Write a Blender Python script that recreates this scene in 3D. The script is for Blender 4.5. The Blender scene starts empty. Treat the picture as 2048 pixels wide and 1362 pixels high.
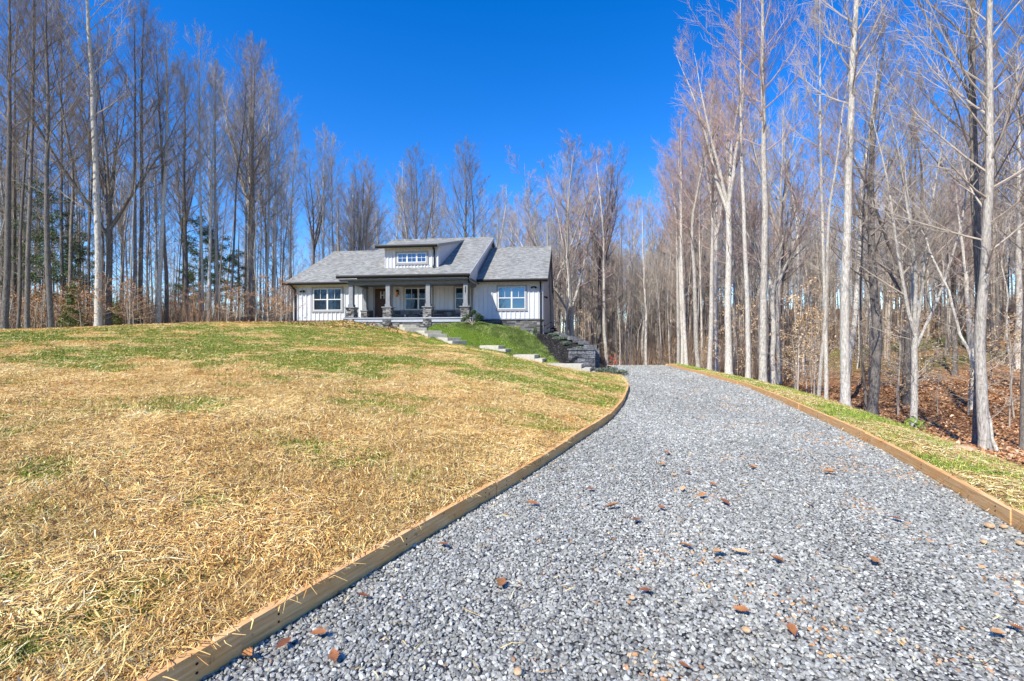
import bpy, math, random
import numpy as np
from mathutils import Vector, Matrix
R = math.radians
random.seed(7)
rng = np.random.default_rng(11)
sc = bpy.context.scene
COL = sc.collection

# ------------------------------------------------------------------ camera
cam_d = bpy.data.cameras.new('camera')
cam_d.sensor_width = 36.0
cam_d.lens = 16.0
cam_d.clip_start = 0.05
cam_d.clip_end = 2500
cam = bpy.data.objects.new('camera', cam_d)
COL.objects.link(cam)
cam.location = (0, 0, 1.5)
cam.rotation_euler = (R(90), 0, 0)
sc.camera = cam
FPX = 910.0

# ------------------------------------------------------------------ light
SUN = Vector((-0.717, -0.919, 1.08)).normalized()
el = math.asin(SUN.z)
rot = math.atan2(SUN.x, SUN.y)
w = bpy.data.worlds.new('World')
sc.world = w
w.use_nodes = True
nt = w.node_tree
nt.nodes.clear()
sky = nt.nodes.new('ShaderNodeTexSky')
sky.sky_type = 'NISHITA'
sky.sun_disc = False
sky.sun_elevation = el
sky.sun_rotation = rot % (2 * math.pi)
sky.altitude = 300
sky.air_density = 1.0
sky.dust_density = 0.0
sky.ozone_density = 4.0
hs = nt.nodes.new('ShaderNodeHueSaturation')
hs.inputs['Saturation'].default_value = 1.37
hs.inputs['Value'].default_value = 1.55
hs.inputs['Hue'].default_value = .512
bg = nt.nodes.new('ShaderNodeBackground')
bg.inputs['Strength'].default_value = 0.12
wo = nt.nodes.new('ShaderNodeOutputWorld')
nt.links.new(sky.outputs[0], hs.inputs['Color'])
nt.links.new(hs.outputs[0], bg.inputs['Color'])
nt.links.new(bg.outputs[0], wo.inputs['Surface'])
sl = bpy.data.lights.new('sun', 'SUN')
sl.energy = 5.0
sl.angle = R(0.5)
sl.color = (1.0, 0.95, 0.86)
so = bpy.data.objects.new('sun', sl)
COL.objects.link(so)
so.rotation_euler = SUN.to_track_quat('Z', 'Y').to_euler()
so.location = (-20, -20, 40)
sc.view_settings.view_transform = 'Standard'
sc.view_settings.look = 'None'
sc.view_settings.gamma = 1
sc.view_settings.exposure = 0.5
sc.cycles.max_bounces = 5
sc.cycles.diffuse_bounces = 3
sc.cycles.glossy_bounces = 2
sc.cycles.transparent_max_bounces = 4

# ------------------------------------------------------------------ helpers
def smooth(a, b, x):
    t = np.clip((x - a) / (b - a), 0, 1)
    return t * t * (3 - 2 * t)

def vnoise(x, y, seed=0):
    xi = np.floor(x).astype(np.int64); yi = np.floor(y).astype(np.int64)
    fx = x - xi; fy = y - yi
    fx = fx * fx * (3 - 2 * fx); fy = fy * fy * (3 - 2 * fy)
    def h(i, j):
        n = (i * 374761393 + j * 668265263 + seed * 974634777) & 0x7fffffff
        n = ((n ^ (n >> 13)) * 1274126177) & 0x7fffffff
        return ((n ^ (n >> 16)) & 0xffff) / 65535.0
    return (h(xi, yi) * (1 - fx) + h(xi + 1, yi) * fx) * (1 - fy) + (h(xi, yi + 1) * (1 - fx) + h(xi + 1, yi + 1) * fx) * fy

def fbm(x, y, seed=0, oct=4):
    s = 0; a = 0.5; t = 0
    for k in range(oct):
        s = s + a * vnoise(x, y, seed + k * 17); t += a
        x = x * 2.03; y = y * 2.03; a *= 0.5
    return s / t

def mesh_np(name, V, F, mats, col=None, smooth_=False, midx=None):
    """F: (n,k) array or list of such arrays"""
    me = bpy.data.meshes.new(name)
    V = np.asarray(V, np.float32)
    if not isinstance(F, (list, tuple)):
        F = [F]
    F = [np.asarray(f, np.int32) for f in F if len(f)]
    me.vertices.add(len(V))
    me.vertices.foreach_set('co', V.ravel())
    li = np.concatenate([f.ravel() for f in F])
    tot = np.concatenate([np.full(len(f), f.shape[1], np.int32) for f in F])
    st = np.concatenate([[0], np.cumsum(tot)[:-1]]).astype(np.int32)
    me.loops.add(len(li))
    me.loops.foreach_set('vertex_index', li)
    me.polygons.add(len(tot))
    me.polygons.foreach_set('loop_start', st)
    me.polygons.foreach_set('use_smooth', np.full(len(tot), bool(smooth_)))
    if midx is not None:
        me.polygons.foreach_set('material_index', midx.astype(np.int32))
    me.update(calc_edges=True)
    if col is not None:
        c = np.ones((len(V), 4), np.float32)
        c[:, :col.shape[1]] = col
        me.attributes.new('Col', 'FLOAT_COLOR', 'POINT').data.foreach_set('color', c.ravel())
    for m in (mats if isinstance(mats, (list, tuple)) else [mats]):
        me.materials.append(m)
    return me

def link(name, me, parent=None):
    o = bpy.data.objects.new(name, me)
    COL.objects.link(o)
    if parent is not None:
        o.parent = parent
    return o

def tag(o, label=None, cat=None, group=None, kind=None):
    if label: o['label'] = label
    if cat: o['category'] = cat
    if group: o['group'] = group
    if kind: o['kind'] = kind
    return o

def empty(name, loc, rz=0):
    o = bpy.data.objects.new(name, None)
    COL.objects.link(o)
    o.location = loc
    o.rotation_euler = (0, 0, rz)
    return o

class MB:
    """collects boxes and polygons into one mesh"""
    def __init__(s):
        s.v = []; s.f = []; s.c = []
    def poly(s, pts, col=None):
        b = len(s.v); s.v += [tuple(p) for p in pts]
        s.f.append(tuple(range(b, b + len(pts)))); s.c += [col] * len(pts)
    def box(s, x0, x1, y0, y1, z0, z1, col=None, M=None):
        b = len(s.v)
        P = [(x0, y0, z0), (x1, y0, z0), (x1, y1, z0), (x0, y1, z0), (x0, y0, z1), (x1, y0, z1), (x1, y1, z1), (x0, y1, z1)]
        if M is not None: P = [tuple(M @ Vector(p)) for p in P]
        s.v += P
        for q in ((0, 3, 2, 1), (4, 5, 6, 7), (0, 1, 5, 4), (1, 2, 6, 5), (2, 3, 7, 6), (3, 0, 4, 7)):
            s.f.append(tuple(b + i for i in q))
        s.c += [col] * 8
    def prism(s, pts, d):
        """planar polygon pts extruded by vector d"""
        n = len(pts); b = len(s.v); d = Vector(d)
        s.v += [tuple(p) for p in pts] + [tuple(Vector(p) + d) for p in pts]
        s.c += [None] * (2 * n)
        s.f.append(tuple(b + i for i in reversed(range(n))))
        s.f.append(tuple(b + n + i for i in range(n)))
        for i in range(n):
            j = (i + 1) % n
            s.f.append((b + i, b + j, b + n + j, b + n + i))
    def tube(s, pts, r, n=8, caps=True):
        rr = r if isinstance(r, (list, tuple)) else [r] * len(pts)
        pts = [Vector(p) for p in pts]
        rings = []
        up = None
        for i, p in enumerate(pts):
            d = (pts[min(i + 1, len(pts) - 1)] - pts[max(i - 1, 0)]).normalized()
            a = d.orthogonal().normalized() if up is None else (up - d * up.dot(d)).normalized()
            up = a; c = d.cross(a)
            b = len(s.v)
            for k in range(n):
                t = 2 * math.pi * k / n
                s.v.append(tuple(p + (a * math.cos(t) + c * math.sin(t)) * rr[i])); s.c.append(None)
            rings.append(b)
        for i in range(len(rings) - 1):
            for k in range(n):
                k2 = (k + 1) % n
                s.f.append((rings[i] + k, rings[i] + k2, rings[i + 1] + k2, rings[i + 1] + k))
        if caps:
            s.f.append(tuple(rings[0] + k for k in reversed(range(n))))
            s.f.append(tuple(rings[-1] + k for k in range(n)))
    def build(s, name, mat, parent=None, bevel=0, smooth_=False):
        me = bpy.data.meshes.new(name)
        me.from_pydata(s.v, [], s.f)
        if any(c is not None for c in s.c):
            at = me.attributes.new('Col', 'FLOAT_COLOR', 'POINT')
            for i, c in enumerate(s.c):
                at.data[i].color = (*(c or (1, 1, 1)), 1)
        me.materials.append(mat)
        if smooth_:
            for p in me.polygons: p.use_smooth = True
        me.update()
        o = link(name, me, parent)
        if bevel:
            m = o.modifiers.new('edge', 'BEVEL'); m.width = bevel; m.segments = 1; m.limit_method = 'ANGLE'
        return o

# ------------------------------------------------------------------ materials
def mat_base(name, color=(.5, .5, .5), rough=.7, metal=0, spec=.5):
    m = bpy.data.materials.new(name); m.use_nodes = True
    b = m.node_tree.nodes['Principled BSDF']
    b.inputs['Base Color'].default_value = (*color, 1)
    b.inputs['Roughness'].default_value = rough
    b.inputs['Metallic'].default_value = metal
    b.inputs['Specular IOR Level'].default_value = spec
    return m, m.node_tree, b

def N(nt, t, **kw):
    n = nt.nodes.new(t)
    for k, v in kw.items():
        if k in n.inputs.keys(): n.inputs[k].default_value = v
        else: setattr(n, k, v)
    return n

def coords(nt, scale=(1, 1, 1), obj=True):
    tc = N(nt, 'ShaderNodeTexCoord')
    mp = N(nt, 'ShaderNodeMapping'); mp.inputs['Scale'].default_value = scale
    nt.links.new(tc.outputs['Object' if obj else 'Generated'], mp.inputs[0])
    return mp.outputs[0]

def ramp(nt, fac, stops):
    r = N(nt, 'ShaderNodeValToRGB')
    e = r.color_ramp.elements
    while len(e) < len(stops): e.new(0.5)
    for i, (p, c) in enumerate(stops):
        e[i].position = p; e[i].color = (*c, 1)
    nt.links.new(fac, r.inputs[0])
    return r.outputs[0]

def mix(nt, fac, a, b, mode='MIX'):
    m = N(nt, 'ShaderNodeMix', data_type='RGBA', blend_type=mode)
    for i, x in ((0, fac), (6, a), (7, b)):
        if hasattr(x, 'is_linked') or hasattr(x, 'links'): nt.links.new(x, m.inputs[i])
        elif i == 0: m.inputs[0].default_value = x
        else: m.inputs[i].default_value = (*x, 1)
    return m.outputs[2]

def noise(nt, co, scale, detail=4, rough=.55):
    n = N(nt, 'ShaderNodeTexNoise', Scale=scale, Detail=detail, Roughness=rough)
    nt.links.new(co, n.inputs['Vector'])
    return n.outputs['Fac']

def bump(nt, b, h, dist, strength=1.0):
    n = N(nt, 'ShaderNodeBump', Distance=dist, Strength=strength)
    nt.links.new(h, n.inputs['Height']); nt.links.new(n.outputs[0], b.inputs['Normal'])

def math_(nt, op, a, b=0.5):
    m = N(nt, 'ShaderNodeMath', operation=op)
    for i, x in ((0, a), (1, b)):
        if hasattr(x, 'links'): nt.links.new(x, m.inputs[i])
        else: m.inputs[i].default_value = x
    return m.outputs[0]

def attr(nt, name='Col'):
    a = N(nt, 'ShaderNodeAttribute', attribute_name=name)
    return a

def mat_noisy(name, c1, c2, scale=8, rough=.8, detail=5, bmp=0, stretch=(1, 1, 1), spec=.3):
    m, nt, b = mat_base(name, c1, rough, spec=spec)
    co = coords(nt, stretch)
    f = noise(nt, co, scale, detail)
    nt.links.new(ramp(nt, f, [(.35, c1), (.65, c2)]), b.inputs['Base Color'])
    if bmp: bump(nt, b, f, bmp)
    return m

def mat_vcol(name, rough=.8, spec=.2, noise_amt=.25, nscale=60, transl=0):
    m, nt, b = mat_base(name, (.5, .5, .5), rough, spec=spec)
    a = attr(nt)
    co = coords(nt)
    f = noise(nt, co, nscale, 3)
    g = ramp(nt, f, [(.3, (1 - noise_amt,) * 3), (.7, (1 + noise_amt,) * 3)])
    nt.links.new(mix(nt, 1.0, a.outputs['Color'], g, 'MULTIPLY'), b.inputs['Base Color'])
    return m

M = {}
M['siding'] = mat_noisy('white_siding', (.56, .565, .57), (.62, .62, .62), 3, .5, stretch=(1, 1, .2))
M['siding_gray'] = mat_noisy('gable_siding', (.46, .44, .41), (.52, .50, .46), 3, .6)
M['trim'] = mat_noisy('taupe_trim', (.27, .265, .26), (.31, .305, .30), 6, .5)
M['beam'] = mat_noisy('charcoal_paint', (.12, .125, .13), (.15, .155, .16), 6, .5)
M['post'] = mat_noisy('gray_post_paint', (.20, .205, .21), (.25, .255, .26), 6, .5)
M['black'] = mat_noisy('black_metal', (.006, .006, .007), (.01, .01, .011), 9, .6, spec=.25)
M['white'] = mat_noisy('white_vinyl', (.60, .60, .59), (.66, .66, .64), 9, .4)
M['soffit'] = mat_noisy('soffit_vinyl', (.48, .46, .42), (.54, .52, .48), 9, .5)
M['porch'] = mat_noisy('porch_floor_paint', (.36, .38, .41), (.42, .44, .47), 5, .6)
M['wood_door'] = mat_noisy('dark_wood', (.045, .022, .012), (.10, .045, .02), 6, .4, stretch=(8, 8, .6))
M['concrete'] = mat_noisy('step_concrete', (.42, .385, .30), (.54, .50, .41), 7, .9, bmp=.01)
M['cap'] = mat_noisy('cap_stone', (.16, .165, .16), (.26, .265, .26), 12, .85, bmp=.02)
M['mulch'] = mat_noisy('dark_mulch', (.012, .011, .010), (.05, .043, .038), 40, .95, bmp=.05)
M['copper'] = mat_base('copper_metal', (.35, .12, .06), .3, 1)[0]
M['leafy'] = mat_vcol('foliage', .6, .3, .3, 30)
M['straw'] = mat_vcol('straw', .55, .35, .15, 90)
M['stone'] = mat_vcol('gravel_stone', .75, .3, .35, 70)
M['rock'] = mat_vcol('ledge_stone', .85, .25, .35, 25)
M['rock'].node_tree.nodes['Principled BSDF']

def glass_mat():
    m, nt, b = mat_base('window_glass', (.010, .016, .022), .02, spec=.8)
    g = N(nt, 'ShaderNodeBsdfGlossy', Roughness=.015); g.inputs['Color'].default_value = (.35, .62, .9, 1)
    mx = N(nt, 'ShaderNodeMixShader'); 
    lw = N(nt, 'ShaderNodeFresnel', IOR=1.5)
    f = math_(nt, 'MULTIPLY_ADD', lw.outputs[0], .9); 
    f.node.inputs[2].default_value = .10
    nt.links.new(f, mx.inputs[0])
    nt.links.new(b.outputs[0], mx.inputs[1]); nt.links.new(g.outputs[0], mx.inputs[2])
    co = coords(nt); n = noise(nt, co, 2.2, 2)
    bp = N(nt, 'ShaderNodeBump', Distance=.008, Strength=.6); nt.links.new(n, bp.inputs['Height'])
    nt.links.new(bp.outputs[0], g.inputs['Normal'])
    nt.links.new(mx.outputs[0], nt.nodes['Material Output'].inputs['Surface'])
    return m
M['glass'] = glass_mat()

def shingle_mat():
    m, nt, b = mat_base('asphalt_shingles', (.4, .4, .38), .9, spec=.2)
    tc = N(nt, 'ShaderNodeTexCoord')
    br = N(nt, 'ShaderNodeTexBrick', Scale=1.0)
    br.inputs['Brick Width'].default_value = .22; br.inputs['Row Height'].default_value = .145
    br.inputs['Mortar Size'].default_value = .006; br.inputs['Bias'].default_value = 0
    br.inputs['Color1'].default_value = (.10, .105, .098, 1); br.inputs['Color2'].default_value = (.38, .375, .34, 1)
    br.inputs['Mortar'].default_value = (.13, .13, .125, 1)
    sep = N(nt, 'ShaderNodeSeparateXYZ'); nt.links.new(tc.outputs['Object'], sep.inputs[0])
    cb = N(nt, 'ShaderNodeCombineXYZ')
    nt.links.new(sep.outputs[0], cb.inputs[0])
    yz = math_(nt, 'MULTIPLY', sep.outputs[1], 1.12); nt.links.new(yz, cb.inputs[1])
    nt.links.new(cb.outputs[0], br.inputs['Vector'])
    n1 = noise(nt, tc.outputs['Object'], 3.0, 6)
    n2 = noise(nt, tc.outputs['Object'], 30.0, 3)
    c = mix(nt, .4, br.outputs['Color'], ramp(nt, n1, [(.3, (.25, .245, .22)), (.7, (.38, .372, .335))]))
    c = mix(nt, 1.0, c, ramp(nt, n2, [(.3, (.72, .72, .72)), (.7, (1.25, 1.25, 1.25))]), 'MULTIPLY')
    nt.links.new(c, b.inputs['Base Color'])
    bump(nt, b, br.outputs['Fac'], -.01)
    return m
M['shingle'] = shingle_mat()

def bark_mat(name, light, dark, moss=0):
    m, nt, b = mat_base(name, light, .9, spec=.15)
    tc = N(nt, 'ShaderNodeTexCoord'); oi = N(nt, 'ShaderNodeObjectInfo')
    ad = N(nt, 'ShaderNodeVectorMath', operation='ADD')
    nt.links.new(tc.outputs['Object'], ad.inputs[0])
    sc_ = N(nt, 'ShaderNodeVectorMath', operation='SCALE'); sc_.inputs['Scale'].default_value = 1.0
    cb = N(nt, 'ShaderNodeCombineXYZ')
    r30 = math_(nt, 'MULTIPLY', oi.outputs['Random'], 40.0)
    nt.links.new(r30, cb.inputs[0]); nt.links.new(r30, cb.inputs[2])
    nt.links.new(cb.outputs[0], ad.inputs[1])
    def mp(s):
        q = N(nt, 'ShaderNodeMapping'); q.inputs['Scale'].default_value = s
        nt.links.new(ad.outputs[0], q.inputs[0]); return q.outputs[0]
    fine = noise(nt, mp((14, 14, 3)), 1.6, 5, .65)
    band = noise(nt, mp((1.5, 1.5, 9)), 1.5, 3, .6)
    big = noise(nt, mp((1, 1, .35)), 1.0, 3)
    c = ramp(nt, fine, [(.32, dark), (.62, light)])
    c = mix(nt, ramp(nt, band, [(.60, (0, 0, 0)), (.70, (.75, .75, .75))]), c, dark)
    c = mix(nt, ramp(nt, big, [(.45, (0, 0, 0)), (.75, (.5, .5, .5))]), c, tuple(x * .6 + y * .4 for x, y in zip(dark, light)))
    tint = ramp(nt, oi.outputs['Random'], [(0, (.72, .70, .68)), (.5, (.95, .95, .95)), (1, (1.2, 1.17, 1.1))])
    c = mix(nt, 1.0, c, tint, 'MULTIPLY')
    nt.links.new(c, b.inputs['Base Color'])
    bump(nt, b, fine, .02)
    return m
M['bark_pale'] = bark_mat('pale_bark', (.72, .67, .585), (.25, .225, .185))
M['bark_dark'] = bark_mat('dark_bark', (.27, .24, .21), (.055, .048, .042))
M['twig_pale'] = mat_noisy('pale_twigs', (.33, .275, .215), (.48, .41, .33), 3, .85)
M['twig_red'] = mat_noisy('reddish_twigs', (.31, .215, .18), (.44, .325, .27), 2, .85)
M['twig_dark'] = mat_noisy('dark_twigs', (.17, .135, .105), (.28, .235, .195), 2, .85)

# ------------------------------------------------------------------ terrain
EL = np.array([(-3.6, -1.8), (-2.45, 0.0), (-1.80, 1.15), (-1.38, 2.0), (-.988, 2.774), (-.737, 3.27), (-.274, 4.16), (.107, 4.89), (.879, 6.5), (1.725, 8.22),
               (2.70, 10.92), (3.51, 13.7), (4.0, 15.9), (4.36, 18.2)])
ER = np.array([(1.9, -1.8), (2.6, 0.0), (3.15, 1.5), (3.97, 3.53), (4.48, 4.74), (5.07, 6.23), (5.53, 7.67), (6.60, 11.19), (7.55, 14.8), (8.34, 20.07), (9.18, 26.8)])
XBP = np.vstack([EL, [(4.75, 20), (5.05, 22), (5.4, 24), (5.7, 26), (6.0, 29), (6.2, 40)]])
def XB(y): return np.interp(y, XBP[:, 1], XBP[:, 0])
def XR(y): return np.interp(y, ER[:, 1], ER[:, 0]) + np.maximum(0, y - 26.8) * .12

CP = [(x, y, .10) for x, y in EL[1:]] + [
    (-3.6, -1.8, .12), (-3, 3, .27), (-3, 6, .42), (-6, 3, .45), (-12, 0, .65), (-12, 3, .8), (-7, 8, .85), (-14, 8, 1.15), (-26, 8, 1.45), (-45, 5, 1.5), (-45, 25, 1.7),
    (-2, 10, .66), (.6, 10, .36), (-14, 15, 1.65), (-28, 15, 1.75), (-5, 16, 1.25), (0, 15, .78), (2.2, 15, .36), (-28, 23, 1.92), (-20, 22, 2.12), (-14, 22, 2.3),
    (-19, 28, 2.55), (-15, 26, 2.5), (-10, 26.5, 2.5), (-8.3, 27.2, 2.55), (-9.5, 24, 2.15), (-6.2, 24.5, 1.95), (-12, 30, 2.65), (-4, 30, 2.6), (-18, 34, 2.4),
    (-7.2, 26.6, 2.2), (-5.6, 25.6, 1.83), (-4.1, 24.8, 1.45), (-2.3, 23.9, 1.05), (-.5, 22.8, .72), (1.0, 22.0, .42), (2.6, 21.2, .13), (2.0, 18.5, .34), (-1, 19, .95),
    (-4.5, 20, 1.35), (3.4, 20, .08), (4.3, 20, .04), (4.5, 22, .03), (4.2, 24, .0), (4.6, 27, .0), (4.2, 31, .0), (5.3, 31, 0),
    (-6, 27.2, 2.55), (-3.5, 26.8, 2.54), (-2.3, 26.3, 2.45), (-1.2, 26.9, 2.42), (-.7, 26.3, 2.32), (-2.8, 25.6, 2.1), (.74, 26.0, 1.92), (-.6, 24.9, 1.62), (1.0, 25.0, 1.3), (1.8, 24.9, 1.1), (2.0, 23.6, .62), (.8, 23.6, .82), (2.75, 22.4, .22),
    (1.7, 26.2, 1.5), (3.2, 24, .3), (3.0, 27, .5), (2.6, 30, .5), (-40, 40, 1.6), (-20, 45, 1.7), (-5, 45, 1.0), (5, 45, -.8), (-60, 70, 1.5), (0, 70, 0), (-60, 0, 1.5), (-25, -3, 1.2), (-10, -3, .5)]
CP = np.array(CP)
def tps_k(r2): return 0.5 * r2 * np.log(r2 + 1e-9)
_n = len(CP)
_K = tps_k((CP[:, None, 0] - CP[None, :, 0]) ** 2 + (CP[:, None, 1] - CP[None, :, 1]) ** 2) + np.eye(_n) * .03
_P = np.hstack([np.ones((_n, 1)), CP[:, :2]])
_A = np.vstack([np.hstack([_K, _P]), np.hstack([_P.T, np.zeros((3, 3))])])
_W = np.linalg.solve(_A, np.concatenate([CP[:, 2], np.zeros(3)]))
def TPS(x, y):
    x = np.asarray(x, float); y = np.asarray(y, float)
    xs = x.ravel(); ys = y.ravel(); out = np.empty(len(xs))
    for i in range(0, len(xs), 50000):
        a = xs[i:i + 50000]; b = ys[i:i + 50000]
        out[i:i + 50000] = tps_k((a[:, None] - CP[:, 0]) ** 2 + (b[:, None] - CP[:, 1]) ** 2) @ _W[:_n] + _W[_n] + a * _W[_n + 1] + b * _W[_n + 2]
    return out.reshape(x.shape)
PD = np.array([-1, 0, 1.3, 3, 6, 12, 20, 28, 40, 60, 90, 160, 400.])
PZ = np.array([0, .0, -.04, -.65, -1.5, -1.9, -.7, .6, 2.4, 5.5, 9.5, 14, 16.])
def H(x, y):
    x = np.asarray(x, float); y = np.asarray(y, float)
    xb = XB(y); dr = x - XR(y)
    left = np.clip(TPS(np.clip(x, -70, 30), np.clip(y, -4, 75)), -2, 3)
    bmp = .11 * smooth(0, .1, dr) * smooth(1.5, .5, dr)
    crest = y - 26.5 + .25 * np.maximum(0, -dr) * 0
    e = np.maximum(dr, np.minimum(crest, 200))
    right = np.interp(e, PD, PZ) + np.where(y < 28, bmp, 0)
    wid = np.where(y < 31, .02, .02 + (y - 31) * .5)
    t = smooth(0, 1, (x - xb) / wid + .5 * 0)
    left = np.where(y > 75, left * np.clip(1 - (y - 75) / 60, 0, 1) + np.clip((y - 75) / 60, 0, 1) * 2, left)
    return left * (1 - t) + right * t

def grid_sheet(name, X, Y, Z, mat, col=None):
    n, m = X.shape
    V = np.stack([X, Y, Z], -1).reshape(-1, 3)
    i = np.arange(n - 1)[:, None] * m + np.arange(m - 1)[None, :]
    F = np.stack([i, i + 1, i + m + 1, i + m], -1).reshape(-1, 4)
    return mesh_np(name, V, F, mat, None if col is None else col.reshape(-1, col.shape[-1]), True)

def green_mask(x, y):
    """how much live grass shows at a spot of the lawn"""
    n = fbm(x * .5 + 3, y * .8, 5, 4) * .55 + fbm(x * 2.1, y * 2.6, 9, 3) * .45
    thr = .59 - .17 * smooth(4, 13, y) - .02 * smooth(-5, -20, x)
    g = smooth(thr - .05, thr + .11, n + .10 * (vnoise(x * 4, y * 5, 13) - .5)) * (.6 + .22 * smooth(5, 14, y))
    # fresh sward between steps and house
    sx = np.interp(y, [21, 21.9, 22.9, 24, 25.1, 26, 27.2, 28.4], [4, 1.2, -.4, -2.3, -4.3, -6.2, -7.3, -7.6])
    fresh = smooth(sx - .1, sx + .6, x) * smooth(21.8, 22.8, y) * smooth(3.2, 2.4, x + np.maximum(0, y - 22.5) * .3)
    fr2 = smooth(.5, 1.8, x - sx) * smooth(22.6, 24, y)
    g = np.maximum(g, fresh * (.45 + .5 * fr2))
    return g, fresh * fr2
def mulch_mask(x, y):
    a = smooth(3.2, 3.6, x + .35 * vnoise(x * 2, y * 2, 3)) * smooth(18.1, 18.5, y) * smooth(18.2, 19.2, y + (x - 4.6) * 1.1 + 1)
    b = smooth(26.9, 27.25, y + .12 * x) * smooth(-3.6, -3.2, x)
    return np.clip(a + b, 0, 1)

STP = np.array([(-8.75, 28.6, 2.75), (-8.35, 27.45, 2.33), (-6.4, 26.6, 2.06), (-4.85, 25.75, 1.69), (-3.45, 24.95, 1.29), (-.55, 23.6, .84), (1.3, 22.35, .38), (3.45, 21.3, .0), (4.3, 21.1, -.02)])
def carve(x, y, z):
    """sink the turf round the flight of steps"""
    best = np.full(np.shape(x), 9.); zz = np.zeros(np.shape(x)); sd = np.zeros(np.shape(x))
    for a, b in zip(STP[:-1], STP[1:]):
        d = b[:2] - a[:2]; L = np.hypot(*d); d = d / L
        t = np.clip(((x - a[0]) * d[0] + (y - a[1]) * d[1]) / L, 0, 1)
        lat = (x - a[0] - d[0] * L * t, y - a[1] - d[1] * L * t); ds = np.hypot(*lat)
        side = -(lat[0] * d[1] - lat[1] * d[0])      # + on the uphill side
        m = ds < best
        best = np.where(m, ds, best); zz = np.where(m, a[2] * (1 - t) + b[2] * t, zz); sd = np.where(m, side, sd)
    w_ = np.where(sd > 0, smooth(1.2, .95, best), smooth(1.6, .25, best))
    return z * (1 - w_) + np.minimum(z, zz + .03) * w_
# lawn
ys = np.concatenate([np.linspace(-1.8, 16, 240), np.linspace(16.08, 34, 190)])
ss = np.linspace(0, 1, 260) ** 2.1
YY, SS = np.meshgrid(ys, ss, indexing='ij')
XBv = XB(YY) - .035
XX = XBv - SS * 70
ZZ = TPS(XX, YY)
ZZ = np.clip(ZZ, -.2, 3) + (fbm(XX * 1.3, YY * 1.3, 2) - .5) * .07 * smooth(0, .5, XBv - XX) + (fbm(XX * .25, YY * .25, 4) - .5) * .12 * smooth(0, 4, XBv - XX)
ZZ = carve(XX, YY, ZZ)
LZ = None
g, fr = green_mask(XX, YY)
mu = mulch_mask(XX, YY)

def lawn_mat():
    m, nt, b = mat_base('straw_lawn', (.5, .4, .2), .9, spec=.1)
    a = attr(nt); sep = N(nt, 'ShaderNodeSeparateColor'); nt.links.new(a.outputs['Color'], sep.inputs[0])
    co = coords(nt)
    co2 = coords(nt, (1, .45, 1))
    fine = noise(nt, co, 26, 6, .7)
    st1 = noise(nt, coords(nt, (14, 60, 20)), 1.0, 4, .7)
    st2 = noise(nt, coords(nt, (55, 18, 20)), 1.0, 4, .7)
    big = noise(nt, co, 1.1, 5, .6)
    fib = mix(nt, .5, ramp(nt, st1, [(.3, (0, 0, 0)), (.7, (1, 1, 1))]), ramp(nt, st2, [(.3, (0, 0, 0)), (.7, (1, 1, 1))]))
    straw = ramp(nt, fib, [(.15, (.20, .10, .03)), (.36, (.60, .38, .13)), (.55, (.80, .56, .22)), (.8, (.90, .72, .38))])
    straw = mix(nt, ramp(nt, big, [(.45, (0, 0, 0)), (.68, (.2, .2, .2))]), straw, (.55, .33, .12))
    grass = ramp(nt, fine, [(.3, (.07, .11, .01)), (.5, (.19, .25, .025)), (.7, (.42, .42, .09))])
    fresh = ramp(nt, fine, [(.3, (.03, .06, .006)), (.5, (.08, .14, .012)), (.72, (.26, .27, .07))])
    nz = noise(nt, co, 9, 5, .7)
    gf = math_(nt, 'ADD', sep.outputs[0], math_(nt, 'MULTIPLY', math_(nt, 'SUBTRACT', nz, .5), 1.4))
    gf = ramp(nt, gf, [(.38, (0, 0, 0)), (.72, (1, 1, 1))])
    grass = mix(nt, sep.outputs[1], grass, fresh)
    c = mix(nt, gf, straw, grass)
    mul = ramp(nt, fine, [(.3, (.010, .009, .008)), (.7, (.05, .042, .036))])
    c = mix(nt, sep.outputs[2], c, mul)
    nt.links.new(c, b.inputs['Base Color'])
    h = mix(nt, .5, fib, fine)
    bump(nt, b, h, .035)
    return m
M['lawn'] = lawn_mat()
lawn_me = grid_sheet('lawn', XX, YY, ZZ, M['lawn'], np.stack([g, fr, mu], -1))
tag(link('lawn', lawn_me), kind='structure')
def lawnz(x, y):
    xb = XB(y) - .035
    return carve(np.asarray(x, float), np.asarray(y, float), np.clip(TPS(x, y), -.2, 3) + (fbm(x * 1.3, y * 1.3, 2) - .5) * .07 * smooth(0, .5, xb - x) + (fbm(x * .25, y * .25, 4) - .5) * .12 * smooth(0, 4, xb - x))

# grass verge right of the driveway
ys = np.concatenate([np.linspace(-1.8, 14, 130), np.linspace(14.2, 29, 90)])
ss = np.linspace(0, 1, 26)
YY, SS = np.meshgrid(ys, ss, indexing='ij')
vw = 1.55 + .25 * np.sin(YY * .9) + .5 * smooth(8, 0, YY)
XX = XR(YY) + .04 + SS * vw
ZZ = H(XX, YY) + (fbm(XX * 1.5, YY * 1.5, 8) - .5) * .05 - .04 * (SS > .98)
gv = smooth(.46, .66, fbm(XX * .9, YY * .7, 33) * .7 + .3 * fbm(XX * 3, YY * 3, 34) + .10 * SS)
vlen = np.stack([gv * .95, gv * 0 + .35 * (gv > .6), gv * 0], -1)
tag(link('grass_verge', grid_sheet('grass_verge', XX, YY, ZZ, M['lawn'], vlen)), kind='structure')
def vergez(x, y): return H(x, y) + (fbm(x * 1.5, y * 1.5, 8) - .5) * .05

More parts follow.
